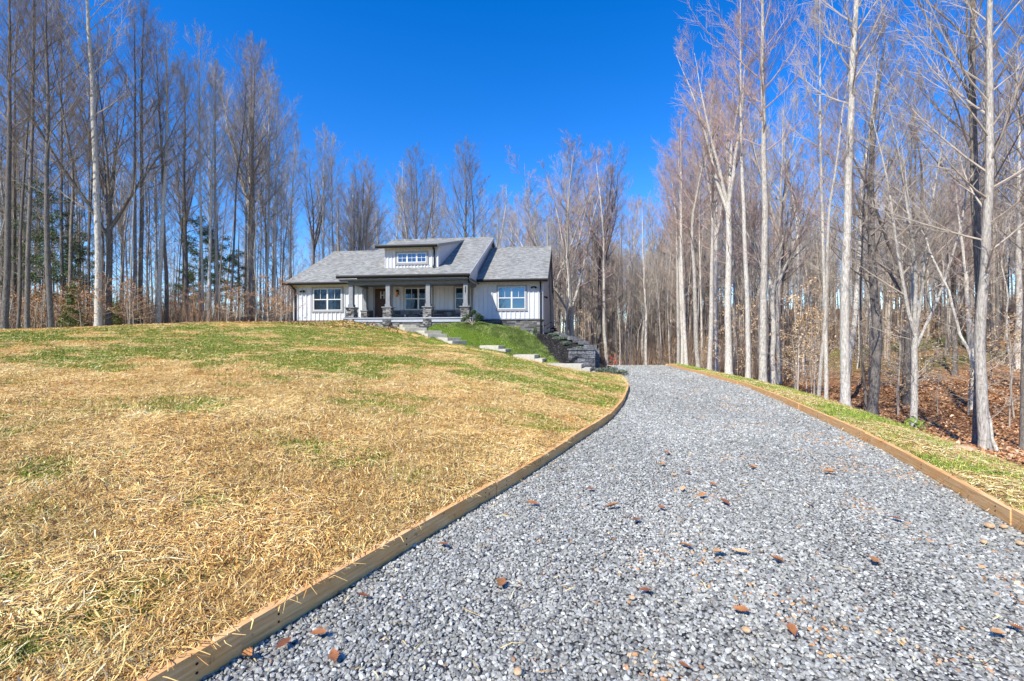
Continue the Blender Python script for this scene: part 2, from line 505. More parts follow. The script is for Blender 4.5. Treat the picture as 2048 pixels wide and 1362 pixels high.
# gravel driveway base sheet
def gravel_mat():
    m, nt, b = mat_base('gravel', (.3, .31, .33), .9, spec=.2)
    co = coords(nt)
    v = N(nt, 'ShaderNodeTexVoronoi', Scale=30.0); nt.links.new(co, v.inputs['Vector'])
    hsv = N(nt, 'ShaderNodeSeparateColor'); nt.links.new(v.outputs['Color'], hsv.inputs[0])
    c = ramp(nt, hsv.outputs[0], [(0, (.09, .085, .075)), (.5, (.2, .188, .168)), (1, (.34, .32, .29))])
    d = ramp(nt, v.outputs['Distance'], [(.4, (1, 1, 1)), (.8, (.2, .2, .22))])
    c = mix(nt, 1.0, c, d, 'MULTIPLY')
    nt.links.new(c, b.inputs['Base Color'])
    bump(nt, b, v.outputs['Distance'], -.03)
    return m
M['gravel'] = gravel_mat()
ys = np.concatenate([np.linspace(-1.8, 26, 180), np.linspace(26.1, 40, 40)])
YY, SS = np.meshgrid(ys, np.linspace(0, 1, 40), indexing='ij')
XX = (XB(YY) - .02) * (1 - SS) + (XR(YY) + .02) * SS
def drivez(x, y):
    return np.interp(y - 26.5, PD, PZ) + (fbm(x * .7, y * .5, 41) - .5) * .05 * smooth(0, .8, x - XB(y)) * smooth(0, .8, XR(y) - x)
ZZ = drivez(XX, YY)
tag(link('driveway', grid_sheet('driveway', XX, YY, ZZ, M['gravel'])), kind='structure')

# forest floor / land all round
def floor_mat():
    m, nt, b = mat_base('leaf_litter', (.3, .16, .08), .95, spec=.1)
    a = attr(nt); sep = N(nt, 'ShaderNodeSeparateColor'); nt.links.new(a.outputs['Color'], sep.inputs[0])
    co = coords(nt)
    v = N(nt, 'ShaderNodeTexVoronoi', Scale=11.0); nt.links.new(co, v.inputs['Vector'])
    s2 = N(nt, 'ShaderNodeSeparateColor'); nt.links.new(v.outputs['Color'], s2.inputs[0])
    f = noise(nt, co, 2.0, 6, .65)
    c = ramp(nt, s2.outputs[0], [(0, (.12, .055, .025)), (.4, (.30, .14, .06)), (.75, (.44, .24, .11)), (1, (.58, .40, .24))])
    c = mix(nt, ramp(nt, f, [(.4, (0, 0, 0)), (.7, (.6, .6, .6))]), c, (.20, .10, .05))
    gr = ramp(nt, noise(nt, co, 6, 5), [(.3, (.07, .10, .02)), (.7, (.26, .27, .09))])
    c = mix(nt, sep.outputs[0], c, gr)
    nt.links.new(c, b.inputs['Base Color'])
    bump(nt, b, v.outputs['Distance'], .04)
    return m
M['floor'] = floor_mat()
def spaced(a, b, n, c, p=2.2):
    t = np.linspace(-1, 1, n); s = np.sign(t) * np.abs(t) ** p
    return np.where(s < 0, c + s * (c - a), c + s * (b - c))
xs = spaced(-900, 900, 420, 8, 2.6); ys = spaced(-500, 1400, 460, 20, 2.6)
YY, XX = np.meshgrid(ys, xs, indexing='ij')
ZZ = H(XX, YY) + (fbm(XX * .3, YY * .3, 21) - .5) * .5 * smooth(1.5, 6, XX - XR(YY)) + (fbm(XX * 1.2, YY * 1.2, 22) - .5) * .12
inside = (YY < 34) & (XX < XR(YY) + 1.2 + .5 * smooth(8, 0, YY)) & (XX > -70)
soft = smooth(1.5, .9, XX - XR(YY)) * smooth(41, 38, YY) * (XX > -72)
ZZ = ZZ - (.35 + .75 * smooth(0, 2, XB(YY) - XX)) * soft - .02
ZZ = np.where(YY < -1.0, np.minimum(ZZ, -.3), ZZ)
clear = smooth(.3, .6, fbm(XX * .05 + 9, YY * .05, 55)) * smooth(26, 31, XX) * smooth(62, 46, XX) * smooth(30, 35, YY) * smooth(60, 50, YY)
tag(link('ground', grid_sheet('ground', XX, YY, ZZ, M['floor'], np.stack([clear, clear * 0, clear * 0], -1))), kind='structure')
def groundz(x, y):
    return H(x, y) + (fbm(x * .3, y * .3, 21) - .5) * .5 * smooth(1.5, 6, x - XR(y)) - .02

def F1(v): return float(np.asarray(v).ravel()[0])
# EOF_PART1

# ------------------------------------------------------------------ ground scatter
def sample_polar(n, d0, d1, p, a0=-58, a1=58):
    """positions in front of the place where one stands; density falls with distance"""
    u = rng.random(n)
    k = 2 - p
    d = (d0 ** k + u * (d1 ** k - d0 ** k)) ** (1 / k)
    a = np.radians(rng.uniform(a0, a1, n))
    return d * np.sin(a), d * np.cos(a), d

def ribbons(x, y, z, ang, L, wd, lift, bend, z2):
    """lying strands: n x 6 verts, 2 quads"""
    n = len(x)
    dx = np.cos(ang); dy = np.sin(ang); px_ = -dy; py_ = dx
    V = np.empty((n, 6, 3), np.float32)
    for i, t in enumerate((0, .5, 1.0)):
        cx = x + dx * L * t + px_ * bend * (t - t * t) * 4; cy = y + dy * L * t + py_ * bend * (t - t * t) * 4
        cz = z * (1 - t) + z2 * t + lift[i]
        w_ = wd * (1 if i < 2 else .5)
        tw = .25 * w_
        V[:, i * 2, 0] = cx + px_ * w_; V[:, i * 2, 1] = cy + py_ * w_; V[:, i * 2, 2] = cz + tw
        V[:, i * 2 + 1, 0] = cx - px_ * w_; V[:, i * 2 + 1, 1] = cy - py_ * w_; V[:, i * 2 + 1, 2] = cz - tw
    b = (np.arange(n) * 6)[:, None]
    F = np.concatenate([b + np.array([0, 1, 3, 2]), b + np.array([2, 3, 5, 4])])
    return V.reshape(-1, 3), F

def pick(pal, n, var=.12):
    pal = np.array(pal); i = rng.integers(0, len(pal), n)
    return np.clip(pal[i] * (1 + rng.normal(0, var, (n, 1))), .005, .95)

def fastz(fn, x, y):
    """height by bilinear lookup on a table (quicker than the spline)"""
    gx = np.linspace(-46, 16, 900); gy = np.linspace(0, 34, 700)
    key = fn.__name__
    if key not in _tab:
        A, B = np.meshgrid(gx, gy); _tab[key] = fn(A, B)
    T = _tab[key]
    fx = np.clip((x - gx[0]) / (gx[1] - gx[0]), 0, 898.99); fy = np.clip((y - gy[0]) / (gy[1] - gy[0]), 0, 698.99)
    i = fx.astype(int); j = fy.astype(int); fx = fx - i; fy = fy - j
    return (T[j, i] * (1 - fx) + T[j, i + 1] * fx) * (1 - fy) + (T[j + 1, i] * (1 - fx) + T[j + 1, i + 1] * fx) * fy
_tab = {}

STRAW = [(.80, .61, .25), (.70, .48, .165), (.58, .36, .11), (.84, .70, .34), (.42, .24, .08), (.76, .56, .21), (.88, .79, .50), (.66, .46, .16), (.78, .62, .27), (.26, .14, .05), (.50, .30, .10), (.72, .66, .28)]
n = 640000
x, y, d = sample_polar(n, 1.3, 33, 1.45)
ok = (x < XB(y) - .05) & (x > -44) & (y < 28.2)
x, y, d = x[ok], y[ok], d[ok]
g_, fr_ = green_mask(x, y); mu_ = mulch_mask(x, y)
keep = rng.random(len(x)) > np.clip(g_ * .80 + mu_ * 1.2 + (fr_ > .25) * .5, 0, 1.0)
x, y, d = x[keep], y[keep], d[keep]
n = len(x)
fld = fbm(x * 1.7, y * 1.7, 61, 3) * 9 + rng.normal(0, 1.0, n)
L = rng.gamma(2.4, .027, n).clip(.02, .22) * (1 + .02 * d)
wd = (.0009 + rng.random(n) ** 2 * .0018) * (1 + .13 * d)
z = fastz(lawnz, x, y); x2 = x + np.cos(fld) * L; y2 = y + np.sin(fld) * L
z2 = fastz(lawnz, np.minimum(x2, XB(y2) - .06), y2)
hh = rng.random(n) ** 2 * .035 + .004 + .02 * fbm(x * 5, y * 5, 62, 2)
V, F = ribbons(x, y, z, fld, L, wd, [hh + rng.random(n) * .01, hh + rng.random(n) * .022, hh + rng.random(n) ** 3 * .05], rng.normal(0, .07, n) * L, z2)
tone = .92 + .25 * fbm(x * .9, y * .9, 64, 3)
c = pick(STRAW, n, .15) * tone[:, None] * np.array([1.02, .95, .86])
red = .5 * smooth(.5, .7, fbm(x * .6, y * .6, 65, 3))[:, None]
c = c * (1 - red * np.array([0, .14, .25]))
me = mesh_np('straw', V, F, M['straw'], np.repeat(c, 6, 0))
tag(link('straw_mulch', me), 'loose golden straw spread over the sloping lawn', 'straw', kind='stuff')

def blades(x, y, z, h, wd, lean):
    n = len(x)
    a = rng.uniform(0, 2 * math.pi, n); b = rng.uniform(0, 2 * math.pi, n)
    V = np.empty((n, 3, 3), np.float32)
    V[:, 0] = np.stack([x + np.cos(a) * wd, y + np.sin(a) * wd, z], 1)
    V[:, 1] = np.stack([x - np.cos(a) * wd, y - np.sin(a) * wd, z], 1)
    V[:, 2] = np.stack([x + np.cos(b) * h * lean, y + np.sin(b) * h * lean, z + h], 1)
    return V.reshape(-1, 3), np.arange(n * 3).reshape(-1, 3)
GRASS = [(.17, .24, .025), (.25, .32, .04), (.12, .18, .02), (.34, .38, .08), (.20, .28, .03)]
n = 800000
x, y, d = sample_polar(n, 1.4, 31, 1.0)
g_, fr_ = green_mask(x, y); mu_ = mulch_mask(x, y)
ok = (x < XB(y) - .04) & (x > -44) & (y < 28) & (rng.random(n) < g_ * .9 + .025) & (mu_ < .3)
x, y, d, fr_ = x[ok], y[ok], d[ok], fr_[ok]; n = len(x)
z = fastz(lawnz, x, y)
hgt = rng.uniform(.02, .06, n) * (1 + fr_ * .6)
V, F = blades(x, y, z, hgt, (.0016 + .0011 * rng.random(n)) * (1 + .16 * d), rng.uniform(.2, 1.1, n))
c = pick(GRASS, n, .2) * (1 - fr_[:, None] * np.array([.45, .2, .4]))
tag(link('grass', mesh_np('grass', V, F, M['leafy'], np.repeat(c, 3, 0))), 'short green grass sprouting through the straw of the lawn', 'grass', kind='stuff')

# thick fresh sward above the steps
n = 420000
x = rng.uniform(-8.5, 3.6, n); y = rng.uniform(21.3, 28.2, n)
g_, fr_ = green_mask(x, y); mu_ = mulch_mask(x, y)
ok = (rng.random(n) < fr_ * .9) & (mu_ < .3)
x, y = x[ok], y[ok]; n = len(x); z = fastz(lawnz, x, y)
tone = smooth(.3, .7, fbm(x * 2.2, y * 2.2, 66, 3))[:, None]
V, F = blades(x, y, z, rng.uniform(.03, .10, n) * (.7 + .6 * tone[:, 0]), rng.uniform(.005, .009, n), rng.uniform(.3, 1.3, n))
c = pick([(.08, .20, .012), (.13, .26, .02), (.05, .13, .01), (.22, .31, .05), (.36, .34, .12), (.50, .42, .20)], n, .3) * (.6 + .65 * tone)
tag(link('fresh_grass', mesh_np('fresh_grass', V, F, M['leafy'], np.repeat(c, 3, 0))), 'bright green turf on the bank between the steps and the house', 'grass', kind='stuff')

# verge: straw and grass
n = 60000
yv = rng.random(n) ** 1.5 * 26 + 1.2; xv = XR(yv) + .08 + rng.random(n) * 1.55
g2 = smooth(.46, .66, fbm(xv * .9, yv * .7, 33) * .7 + .3 * fbm(xv * 3, yv * 3, 34) + .05)
isg = rng.random(n) < g2 * .8 + .1
x, y = xv[~isg], yv[~isg]; n1 = len(x); d = np.hypot(x, y)
zz = vergez(x, y); a = rng.uniform(0, 6.28, n1); L = rng.gamma(3, .035, n1).clip(.03, .25); zz2 = vergez(x + np.cos(a) * L, y + np.sin(a) * L)
hh = rng.random(n1) * .03
V, F = ribbons(x, y, zz, a, L, (.0013 + rng.random(n1) * .0018) * (1 + .1 * d), [hh, hh + .01, hh], rng.normal(0, .06, n1) * L, zz2)
tag(link('verge_straw', mesh_np('verge_straw', V, F, M['straw'], np.repeat(pick(STRAW, n1, .15), 6, 0))), 'thin pale straw scattered over the grass verge by the woods', 'straw', kind='stuff')
x, y = xv[isg], yv[isg]; n1 = len(x); d = np.hypot(x, y)
V, F = blades(x, y, vergez(x, y), rng.uniform(.03, .08, n1), .002 * (1 + .14 * d), rng.uniform(.2, 1, n1))
tag(link('verge_grass', mesh_np('verge_grass', V, F, M['leafy'], np.repeat(pick(GRASS, n1, .25) * 1.15, 3, 0))), 'patchy grass on the verge beside the gravel driveway', 'grass', kind='stuff')

# gravel stones
t_ = (1 + 5 ** .5) / 2
ICO = np.array([(-1, t_, 0), (1, t_, 0), (-1, -t_, 0), (1, -t_, 0), (0, -1, t_), (0, 1, t_), (0, -1, -t_), (0, 1, -t_), (t_, 0, -1), (t_, 0, 1), (-t_, 0, -1), (-t_, 0, 1)]) / (1 + t_ * t_) ** .5
ICF = np.array([(0, 11, 5), (0, 5, 1), (0, 1, 7), (0, 7, 10), (0, 10, 11), (1, 5, 9), (5, 11, 4), (11, 10, 2), (10, 7, 6), (7, 1, 8), (3, 9, 4), (3, 4, 2), (3, 2, 6), (3, 6, 8), (3, 8, 9), (4, 9, 5), (2, 4, 11), (6, 2, 10), (8, 6, 7), (9, 8, 1)])
def rand_rot(n):
    q = rng.normal(size=(n, 4)); q /= np.linalg.norm(q, axis=1, keepdims=True)
    w, x, y, z = q.T
    return np.stack([np.stack([1 - 2 * (y * y + z * z), 2 * (x * y - w * z), 2 * (x * z + w * y)], -1),
                     np.stack([2 * (x * y + w * z), 1 - 2 * (x * x + z * z), 2 * (y * z - w * x)], -1),
                     np.stack([2 * (x * z - w * y), 2 * (y * z + w * x), 1 - 2 * (x * x + y * y)], -1)], 1)
def stones(x, y, z, r, col, name):
    n = len(x)
    T = ICO[None] * (1 + rng.uniform(-.42, .32, (n, 12, 1)))
    T = T * rng.uniform(.55, 1.25, (n, 1, 3))
    V = np.einsum('nij,nkj->nki', rand_rot(n), T) * r[:, None, None]
    V[:, :, 2] *= .68
    V += np.stack([x, y, z], 1)[:, None]
    F = (ICF[None] + (np.arange(n) * 12)[:, None, None]).reshape(-1, 3)
    return mesh_np(name, V.reshape(-1, 3), F, M['stone'], np.repeat(col, 12, 0))
px, py, pr = [], [], []
yy = 1.25
while yy < 27.6:
    s = np.interp(yy, [1, 4, 9, 16, 28], [.0195, .022, .030, .044, .066])
    xa, xb2 = max(float(XB(yy)) + .02, -1.45 * yy), min(float(XR(yy)) - .03, 1.35 * yy + .3)
    k = int((xb2 - xa) / s)
    px.append(np.linspace(xa, xb2, k) + rng.uniform(-.4, .4, k) * s); py.append(np.full(k, yy) + rng.uniform(-.5, .5, k) * s)
    pr.append(np.full(k, s) * .66 * rng.uniform(.55, 1.3, k)); yy += s * .8
px, py, pr = map(np.concatenate, (px, py, pr))
GR = [(.30, .285, .262), (.36, .343, .315), (.215, .205, .19), (.43, .41, .375), (.33, .314, .288), (.55, .525, .48), (.19, .181, .168), (.39, .37, .34), (.26, .248, .228), (.37, .34, .285)]
c = pick(GR, len(px), .12)
trk = np.exp(-((((px - XB(py)) / (XR(py) - XB(py)) - .3) / .07) ** 2)) + np.exp(-((((px - XB(py)) / (XR(py) - XB(py)) - .72) / .07) ** 2))
pr = pr * (1 - .22 * trk * vnoise(px * .8, py * .4, 77))
big = .84 + .3 * fbm(px * .8, py * .5, 71, 3) + .06 * trk
c = (c * .9 + .03) * np.array([.93, .965, .93])
c *= big[:, None]
rust = smooth(.60, .70, fbm(px * 1.6, py * 1.6, 72, 3)) * .15 * smooth(1.2, 2.5, px - XB(py)) + .006
isr = rng.random(len(px)) < rust
c[isr] = pick([(.50, .27, .12), (.42, .24, .13), (.56, .42, .26)], int(isr.sum()), .15)
pz = drivez(px, py) + rng.random(len(px)) * pr * .65 - pr * .1
px = np.clip(px, XB(py) + .012, XR(py) - .012)
tag(link('gravel', stones(px, py, pz, pr, c, 'gravel')), 'loose blue gray crushed stone covering the driveway', 'gravel', kind='stuff')

# straw bits on the gravel
n = 900
x, y, d = sample_polar(n, 1.6, 12, 1.2, -30, 55)
ok = (x > XB(y) + .05) & (x < XR(y) - .25) & (rng.random(n) < .7 * np.exp(-np.minimum(x - XB(y), XR(y) - x) * 1.0) + .14)
x, y, d = x[ok], y[ok], d[ok]; n = len(x)
a = rng.uniform(0, 6.28, n); L = rng.uniform(.03, .14, n)
V, F = ribbons(x, y, drivez(x, y) + .028, a, L, .0018 * (1 + .08 * d), [0, .012, 0], rng.normal(0, .1, n) * L, drivez(x, y) + .028)
tag(link('straw_wisps', mesh_np('straw_wisps', V, F, M['straw'], np.repeat(pick(STRAW, n, .15), 6, 0))), 'stray wisps of straw blown over the gravel', 'straw', kind='stuff')

# leaf litter on the wooded slope
def leaf_quads(x, y, z, s, col, name, mat, tilt=.5):
    n = len(x)
    a = rng.uniform(0, 6.28, n)
    nx = rng.normal(0, tilt, n); ny = rng.normal(0, tilt, n)
    u = np.stack([np.cos(a), np.sin(a), nx], 1); v = np.stack([-np.sin(a), np.cos(a), ny], 1) * .62
    P = np.stack([x, y, z], 1)
    V = np.stack([P - u * s[:, None], P - v * s[:, None] * .9 + np.array([0, 0, .1]) * s[:, None], P + u * s[:, None], P + v * s[:, None] * .9], 1)
    return mesh_np(name, V.reshape(-1, 3), np.arange(n * 4).reshape(-1, 4), mat, np.repeat(col, 4, 0))
LEAF = [(.40, .19, .08), (.52, .28, .13), (.30, .13, .06), (.60, .40, .24), (.46, .24, .10), (.22, .10, .05)]
M['dead_leaf'] = mat_vcol('dead_leaves', .7, .25, .2, 40)
n = 80000
a = np.radians(rng.uniform(12, 62, n)); dd = 5.5 + rng.random(n) ** 1.4 * 34
x, y = dd * np.sin(a), dd * np.cos(a)
ok = (x > XR(y) + 1.25 + rng.random(n) * .5)
x, y, dd = x[ok], y[ok], dd[ok]
z = groundz(x, y) + .02 + rng.random(len(x)) * .05
tag(link('leaf_litter', leaf_quads(x, y, z, .035 * rng.uniform(.6, 1.3, len(x)) * (1 + .03 * dd), pick(LEAF, len(x), .2), 'leaf_litter', M['dead_leaf'])), 'fallen brown leaves covering the wooded slope beside the driveway', 'leaves', kind='stuff')
n = 26000
a = np.radians(rng.uniform(-58, -14, n)); dd = 24 + rng.random(n) * 28
x, y = dd * np.sin(a), dd * np.cos(a)
z = np.where(y < 34, np.maximum(lawnz(x, y), groundz(x, y)), groundz(x, y)) + .04
ok = dd > 26 / np.cos(a) * .93
x, y, z = x[ok], y[ok], z[ok]
tag(link('woodland_litter', leaf_quads(x, y, z, .06 * rng.uniform(.6, 1.3, len(x)), pick(LEAF, len(x), .2), 'woodland_litter', M['dead_leaf'])), 'brown leaves lying under the trees left of the house', 'leaves', kind='stuff')

# ------------------------------------------------------------------ timber edging boards
def board_mat():
    m, nt, b = mat_base('edging_wood', (.4, .28, .15), .85, spec=.15)
    tc = N(nt, 'ShaderNodeTexCoord'); oi = N(nt, 'ShaderNodeObjectInfo')
    a = attr(nt)
    f1 = noise(nt, a.outputs['Vector'], 1.0, 6, .65)
    mp = N(nt, 'ShaderNodeMapping'); mp.inputs['Scale'].default_value = (3, 60, 60); nt.links.new(a.outputs['Vector'], mp.inputs[0])
    g = noise(nt, mp.outputs[0], 1.0, 4, .6)
    co = coords(nt); big = noise(nt, co, 3.2, 4, .6); sp = noise(nt, co, 13, 3, .6)
    c = ramp(nt, g, [(.3, (.54, .29, .11)), (.5, (.76, .44, .19)), (.72, (.86, .58, .30))])
    c = mix(nt, ramp(nt, big, [(.42, (0, 0, 0)), (.66, (.75, .75, .75))]), c, (.74, .36, .12))
    c = mix(nt, ramp(nt, sp, [(.62, (0, 0, 0)), (.72, (.8, .8, .8))]), c, (.12, .08, .05))
    nt.links.new(c, b.inputs['Base Color'])
    bump(nt, b, g, .004)
    return m
M['board'] = board_mat()
def resample(P, step):
    P = np.asarray(P, float)
    # smooth the drawn line, then walk it at even steps
    t = np.concatenate([[0], np.cumsum(np.hypot(*np.diff(P, axis=0).T))])
    tt = np.arange(0, t[-1], .05)
    Q = np.stack([np.interp(tt, t, P[:, 0]), np.interp(tt, t, P[:, 1])], 1)
    k = 15; pad = np.concatenate([np.repeat(Q[:1], k, 0), Q, np.repeat(Q[-1:], k, 0)])
    Q = np.stack([np.convolve(pad[:, i], np.ones(2 * k + 1) / (2 * k + 1), 'valid') for i in (0, 1)], 1)
    t = np.concatenate([[0], np.cumsum(np.hypot(*np.diff(Q, axis=0).T))])
    tt = np.arange(0, t[-1], step)
    return np.stack([np.interp(tt, t, Q[:, 0]), np.interp(tt, t, Q[:, 1])], 1)
def board_strip(P, side, off, th, z0, z1, s0):
    """bent plank swept along P; side=+1 puts the lawn on the left"""
    d = np.gradient(P, axis=0); d /= np.linalg.norm(d, axis=1, keepdims=True)
    nrm = np.stack([-d[:, 1], d[:, 0]], 1) * side
    A = P + nrm * off; B = P + nrm * (off + th)
    n = len(P); V = []; C = []
    for i in range(n):
        for q, z in ((A, z0), (A, z1), (B, z1), (B, z0)):
            V.append((q[i, 0], q[i, 1], z[i] if hasattr(z, '__len__') else z)); C.append((s0 + i * .1, z[i] if hasattr(z, '__len__') else z, off))
    V = np.array(V); F = []
    for i in range(n - 1):
        for k in range(4):
            k2 = (k + 1) % 4
            F.append((i * 4 + k, i * 4 + k2, i * 4 + 4 + k2, i * 4 + 4 + k))
    F += [(0, 3, 2, 1), (n * 4 - 4, n * 4 - 3, n * 4 - 2, n * 4 - 1)]
    return V, np.array(F), np.array(C)
ORD = ['nearest the bottom edge of the photo', 'second', 'third', 'fourth', 'fifth', 'sixth', 'seventh', 'eighth', 'ninth', 'tenth', 'eleventh', 'twelfth', 'farthest']
def edging(P, side, lens, where, zfun):
    P = resample(P, .1); i = 0; k = 0
    nb = []
    while i < len(P) - 8:
        L = int(lens * 10 * random.uniform(.8, 1.1)); j = min(i + L, len(P) - 1)
        if len(P) - j < 10: j = len(P) - 1
        nb.append((i, j)); i = j
    for k, (i, j) in enumerate(nb):
        Q = P[i:j + 1].copy()
        if k: Q[0] += (Q[1] - Q[0]) * .03
        zb = zfun(Q) ; top = zb + .135 + random.uniform(-.011, .008)
        if k % 2: Q = Q + .008 * np.array([1, -.5])
        o_ = ORD[k] if k else ORD[0]
        if k == len(nb) - 1: o_ = 'farthest'
        lab = (f'timber edging board {where}, {o_}' if k == 0 else f'timber edging board {where}, {o_} from the photographer' if o_ != 'farthest' else f'timber edging board {where}, farthest from the photographer')
        root = empty('edging_board', (0, 0, 0))
        tag(root, lab, 'edging board', f'timber boards edging the gravel {where}')
        V, F, C = board_strip(Q, side, 0, .036, zb - .12, top, random.uniform(0, 30))
        link('plank', mesh_np('plank', V, F, M['board'], C), root)
        V, F, C = board_strip(Q, side, .040, .034, zb - .12, top - .010, random.uniform(0, 30))
        link('backing_plank', mesh_np('backing_plank', V, F, M['board'], C), root)
        for q in (2, (j - i) // 2, j - i - 2):
            if 0 < q < len(Q):
                p = Q[q]; d = Q[min(q + 1, len(Q) - 1)] - Q[q - 1]; d = d / np.linalg.norm(d); nn = np.array([-d[1], d[0]]) * side
                for zz in (.09, .05):
                    mb = MB(); c0 = p - nn * .003; mb.tube([(c0[0], c0[1], zb[q] + zz), (c0[0] + nn[0] * .01, c0[1] + nn[1] * .01, zb[q] + zz)], .006, 6); mb.build('nail', M['black'], root)
edging(EL, 1, 2.6, 'between lawn and gravel', lambda Q: drivez(Q[:, 0] + .3, Q[:, 1]) * 0)
edging(ER, -1, 3.2, 'between gravel and wooded verge', lambda Q: np.interp(Q[:, 1] - 26.5, PD, PZ))

# ------------------------------------------------------------------ steps
def ray(px, py, Y): return Vector(((px - 1024) / FPX * Y, Y, 1.5 + (681 - py) / FPX * Y))
FL = [(746, 641, 27.5, .45, 1.35, 1.0, 'top concrete step pair by the porch'),
      (805, 649, 26.7, .50, 1.35, 1.1, 'second pair of concrete steps down from the porch'),
      (849, 661, 25.9, .60, 1.35, 1.1, 'third pair of concrete steps down from the porch'),
      (895, 675, 25.1, .75, 1.35, 1.2, 'middle pair of concrete steps, half way down the lawn'),
      (997, 691, 23.9, .93, 1.25, 1.1, 'fifth pair of concrete steps, beside the bright green grass'),
      (1069, 710, 22.6, .96, 1.2, 1.1, 'sixth pair of concrete steps, just above the long landing'),
      (1163, 729, 21.5, .97, 1.2, 1.75, 'lowest concrete steps with long landing below the block wall')]
for (px_, py_, Y, dx, wdt, back, lab) in FL:
    P = ray(px_, py_, Y); d = Vector((dx, -math.sqrt(1 - dx * dx), 0)); r = Vector((-d.y, d.x, 0))
    root = empty('garden_steps', (P.x, P.y, P.z - .36)); tag(root, lab, 'steps', 'concrete steps climbing the lawn to the porch')
    Rm = Matrix(((d.x, r.x, 0, 0), (d.y, r.y, 0, 0), (0, 0, 1, 0), (0, 0, 0, 1)))
    mb = MB(); mb.box(-back, 0, 0, wdt, -.35, .36, M=Rm); mb.build('step', M['concrete'], root, .012)
    mb = MB(); mb.box(.003, .40, -.004, wdt + .004, -.4, .18, M=Rm); mb.build('step', M['concrete'], root, .012)
    if lab.startswith('lowest'):
        mb = MB(); mb.box(.405, .95, -.004, wdt, -.4, .02, M=Rm); mb.build('step', M['concrete'], root, .012)

# ------------------------------------------------------------------ retaining wall and mulch bed
WB = np.array([(4.10, 23.0, 1.02), (3.72, 25, 1.42), (3.30, 27, 1.66), (2.95, 29, 1.84), (2.62, 31.2, 1.98)])
WA = np.array([(2.45, 22.55, 0), (1.9, 24, 0), (1.35, 25.4, 0), (.95, 27, 0), (.75, 28.3, 0)])
t5 = np.linspace(0, 1, 5)
TT, UU = np.meshgrid(np.linspace(0, 1, 60), np.linspace(0, 1, 40), indexing='ij')
AX = np.interp(TT, t5, WA[:, 0]); AY = np.interp(TT, t5, WA[:, 1]); BX = np.interp(TT, t5, WB[:, 0]) - .12; BY = np.interp(TT, t5, WB[:, 1]) + .1; BZ = np.interp(TT, t5, WB[:, 2]) - .12
AZ = lawnz(AX, AY) - .02
XX = AX * (1 - UU) + BX * UU; YY = AY * (1 - UU) + BY * UU
ZZ = AZ * (1 - UU) + BZ * UU + np.sin(UU * math.pi) * .06 + (fbm(XX * 4, YY * 4, 81) - .5) * .07
BEDZ = ZZ.copy()
tag(link('mulch_bed', grid_sheet('mulch_bed', XX, YY, ZZ, M['mulch'])), kind='structure')
def bedz(x, y):
    i = int(np.argmin((XX - x) ** 2 + (YY - y) ** 2)); return float(ZZ.ravel()[i])
root = empty('retaining_wall', (4.1, 23, 0))
tag(root, 'dark gray rough block retaining wall stepping up to the house corner', 'wall')
def blk_mat():
    m, nt, b = mat_base('split_block', (.2, .2, .21), .9, spec=.2)
    a = attr(nt); co = coords(nt)
    f = noise(nt, co, 14, 6, .7)
    c = mix(nt, 1.0, a.outputs['Color'], ramp(nt, f, [(.3, (.3, .3, .3)), (.7, (1.8, 1.8, 1.8))]), 'MULTIPLY')
    nt.links.new(c, b.inputs['Base Color']); bump(nt, b, f, .16)
    return m
M['block'] = blk_mat()
def course(p0, p1, z0, top0, top1, name='block_face', hc=.2, lb=.42, depth=.3):
    mb = MB(); caps = []
    p0 = Vector(p0); p1 = Vector(p1); L = (p1 - p0).length; d = (p1 - p0) / L; nn = Vector((-d.y, d.x))
    Mx = Matrix(((d.x, nn.x, 0, p0.x), (d.y, nn.y, 0, p0.y), (0, 0, 1, 0), (0, 0, 0, 1)))
    k = 0; z = z0
    while z < max(top0, top1) - .05:
        s = -(k % 2) * lb / 2
        while s < L:
            a, b_ = max(s, 0), min(s + lb, L)
            tp = top0 + (top1 - top0) * ((a + b_) / 2 / L)
            if b_ - a > .06 and z + hc <= tp + .12:
                g_ = random.uniform(.11, .27); dd = random.uniform(0, .025)
                mb.box(a + .004, b_ - .004, -dd, depth, z + .004, z + hc - .004, (g_, g_ * 1.01, g_ * 1.06), Mx)
            s += lb
        z += hc; k += 1
    return mb, Mx, L
# local y negative side faces outward; two runs: front return and long side
mb, Mx, L = course((2.86, 22.9), (4.2, 22.9), 0, 1.0, 1.0)
o = mb.build('block_face', M['block'], None, .018); o.parent = root; o.matrix_parent_inverse = Matrix.Translation(root.location).inverted()
mb = MB()
for a, b_ in ((2.80, 3.28), (3.285, 3.77), (3.775, 4.26)):
    mb.box(a, b_, 22.84, 23.22, 1.003, 1.09, (.17, .172, .18))
o = mb.build('cap', M['block'], None, .015); o.parent = root; o.matrix_parent_inverse = Matrix.Translation(root.location).inverted()
for i in range(4):
    a, b_ = WB[i], WB[i + 1]
    # side face looks to +x: run from far to near so its outward side is right
    mb, Mx, L = course((b_[0] + .1, b_[1]), (a[0] + .1, a[1] + (.23 if i == 0 else 0)), -.4, b_[2] - .06, a[2] - .06)
    o = mb.build('block_face', M['block'], None, .018); o.parent = root; o.matrix_parent_inverse = Matrix.Translation(root.location).inverted()
nst = 9
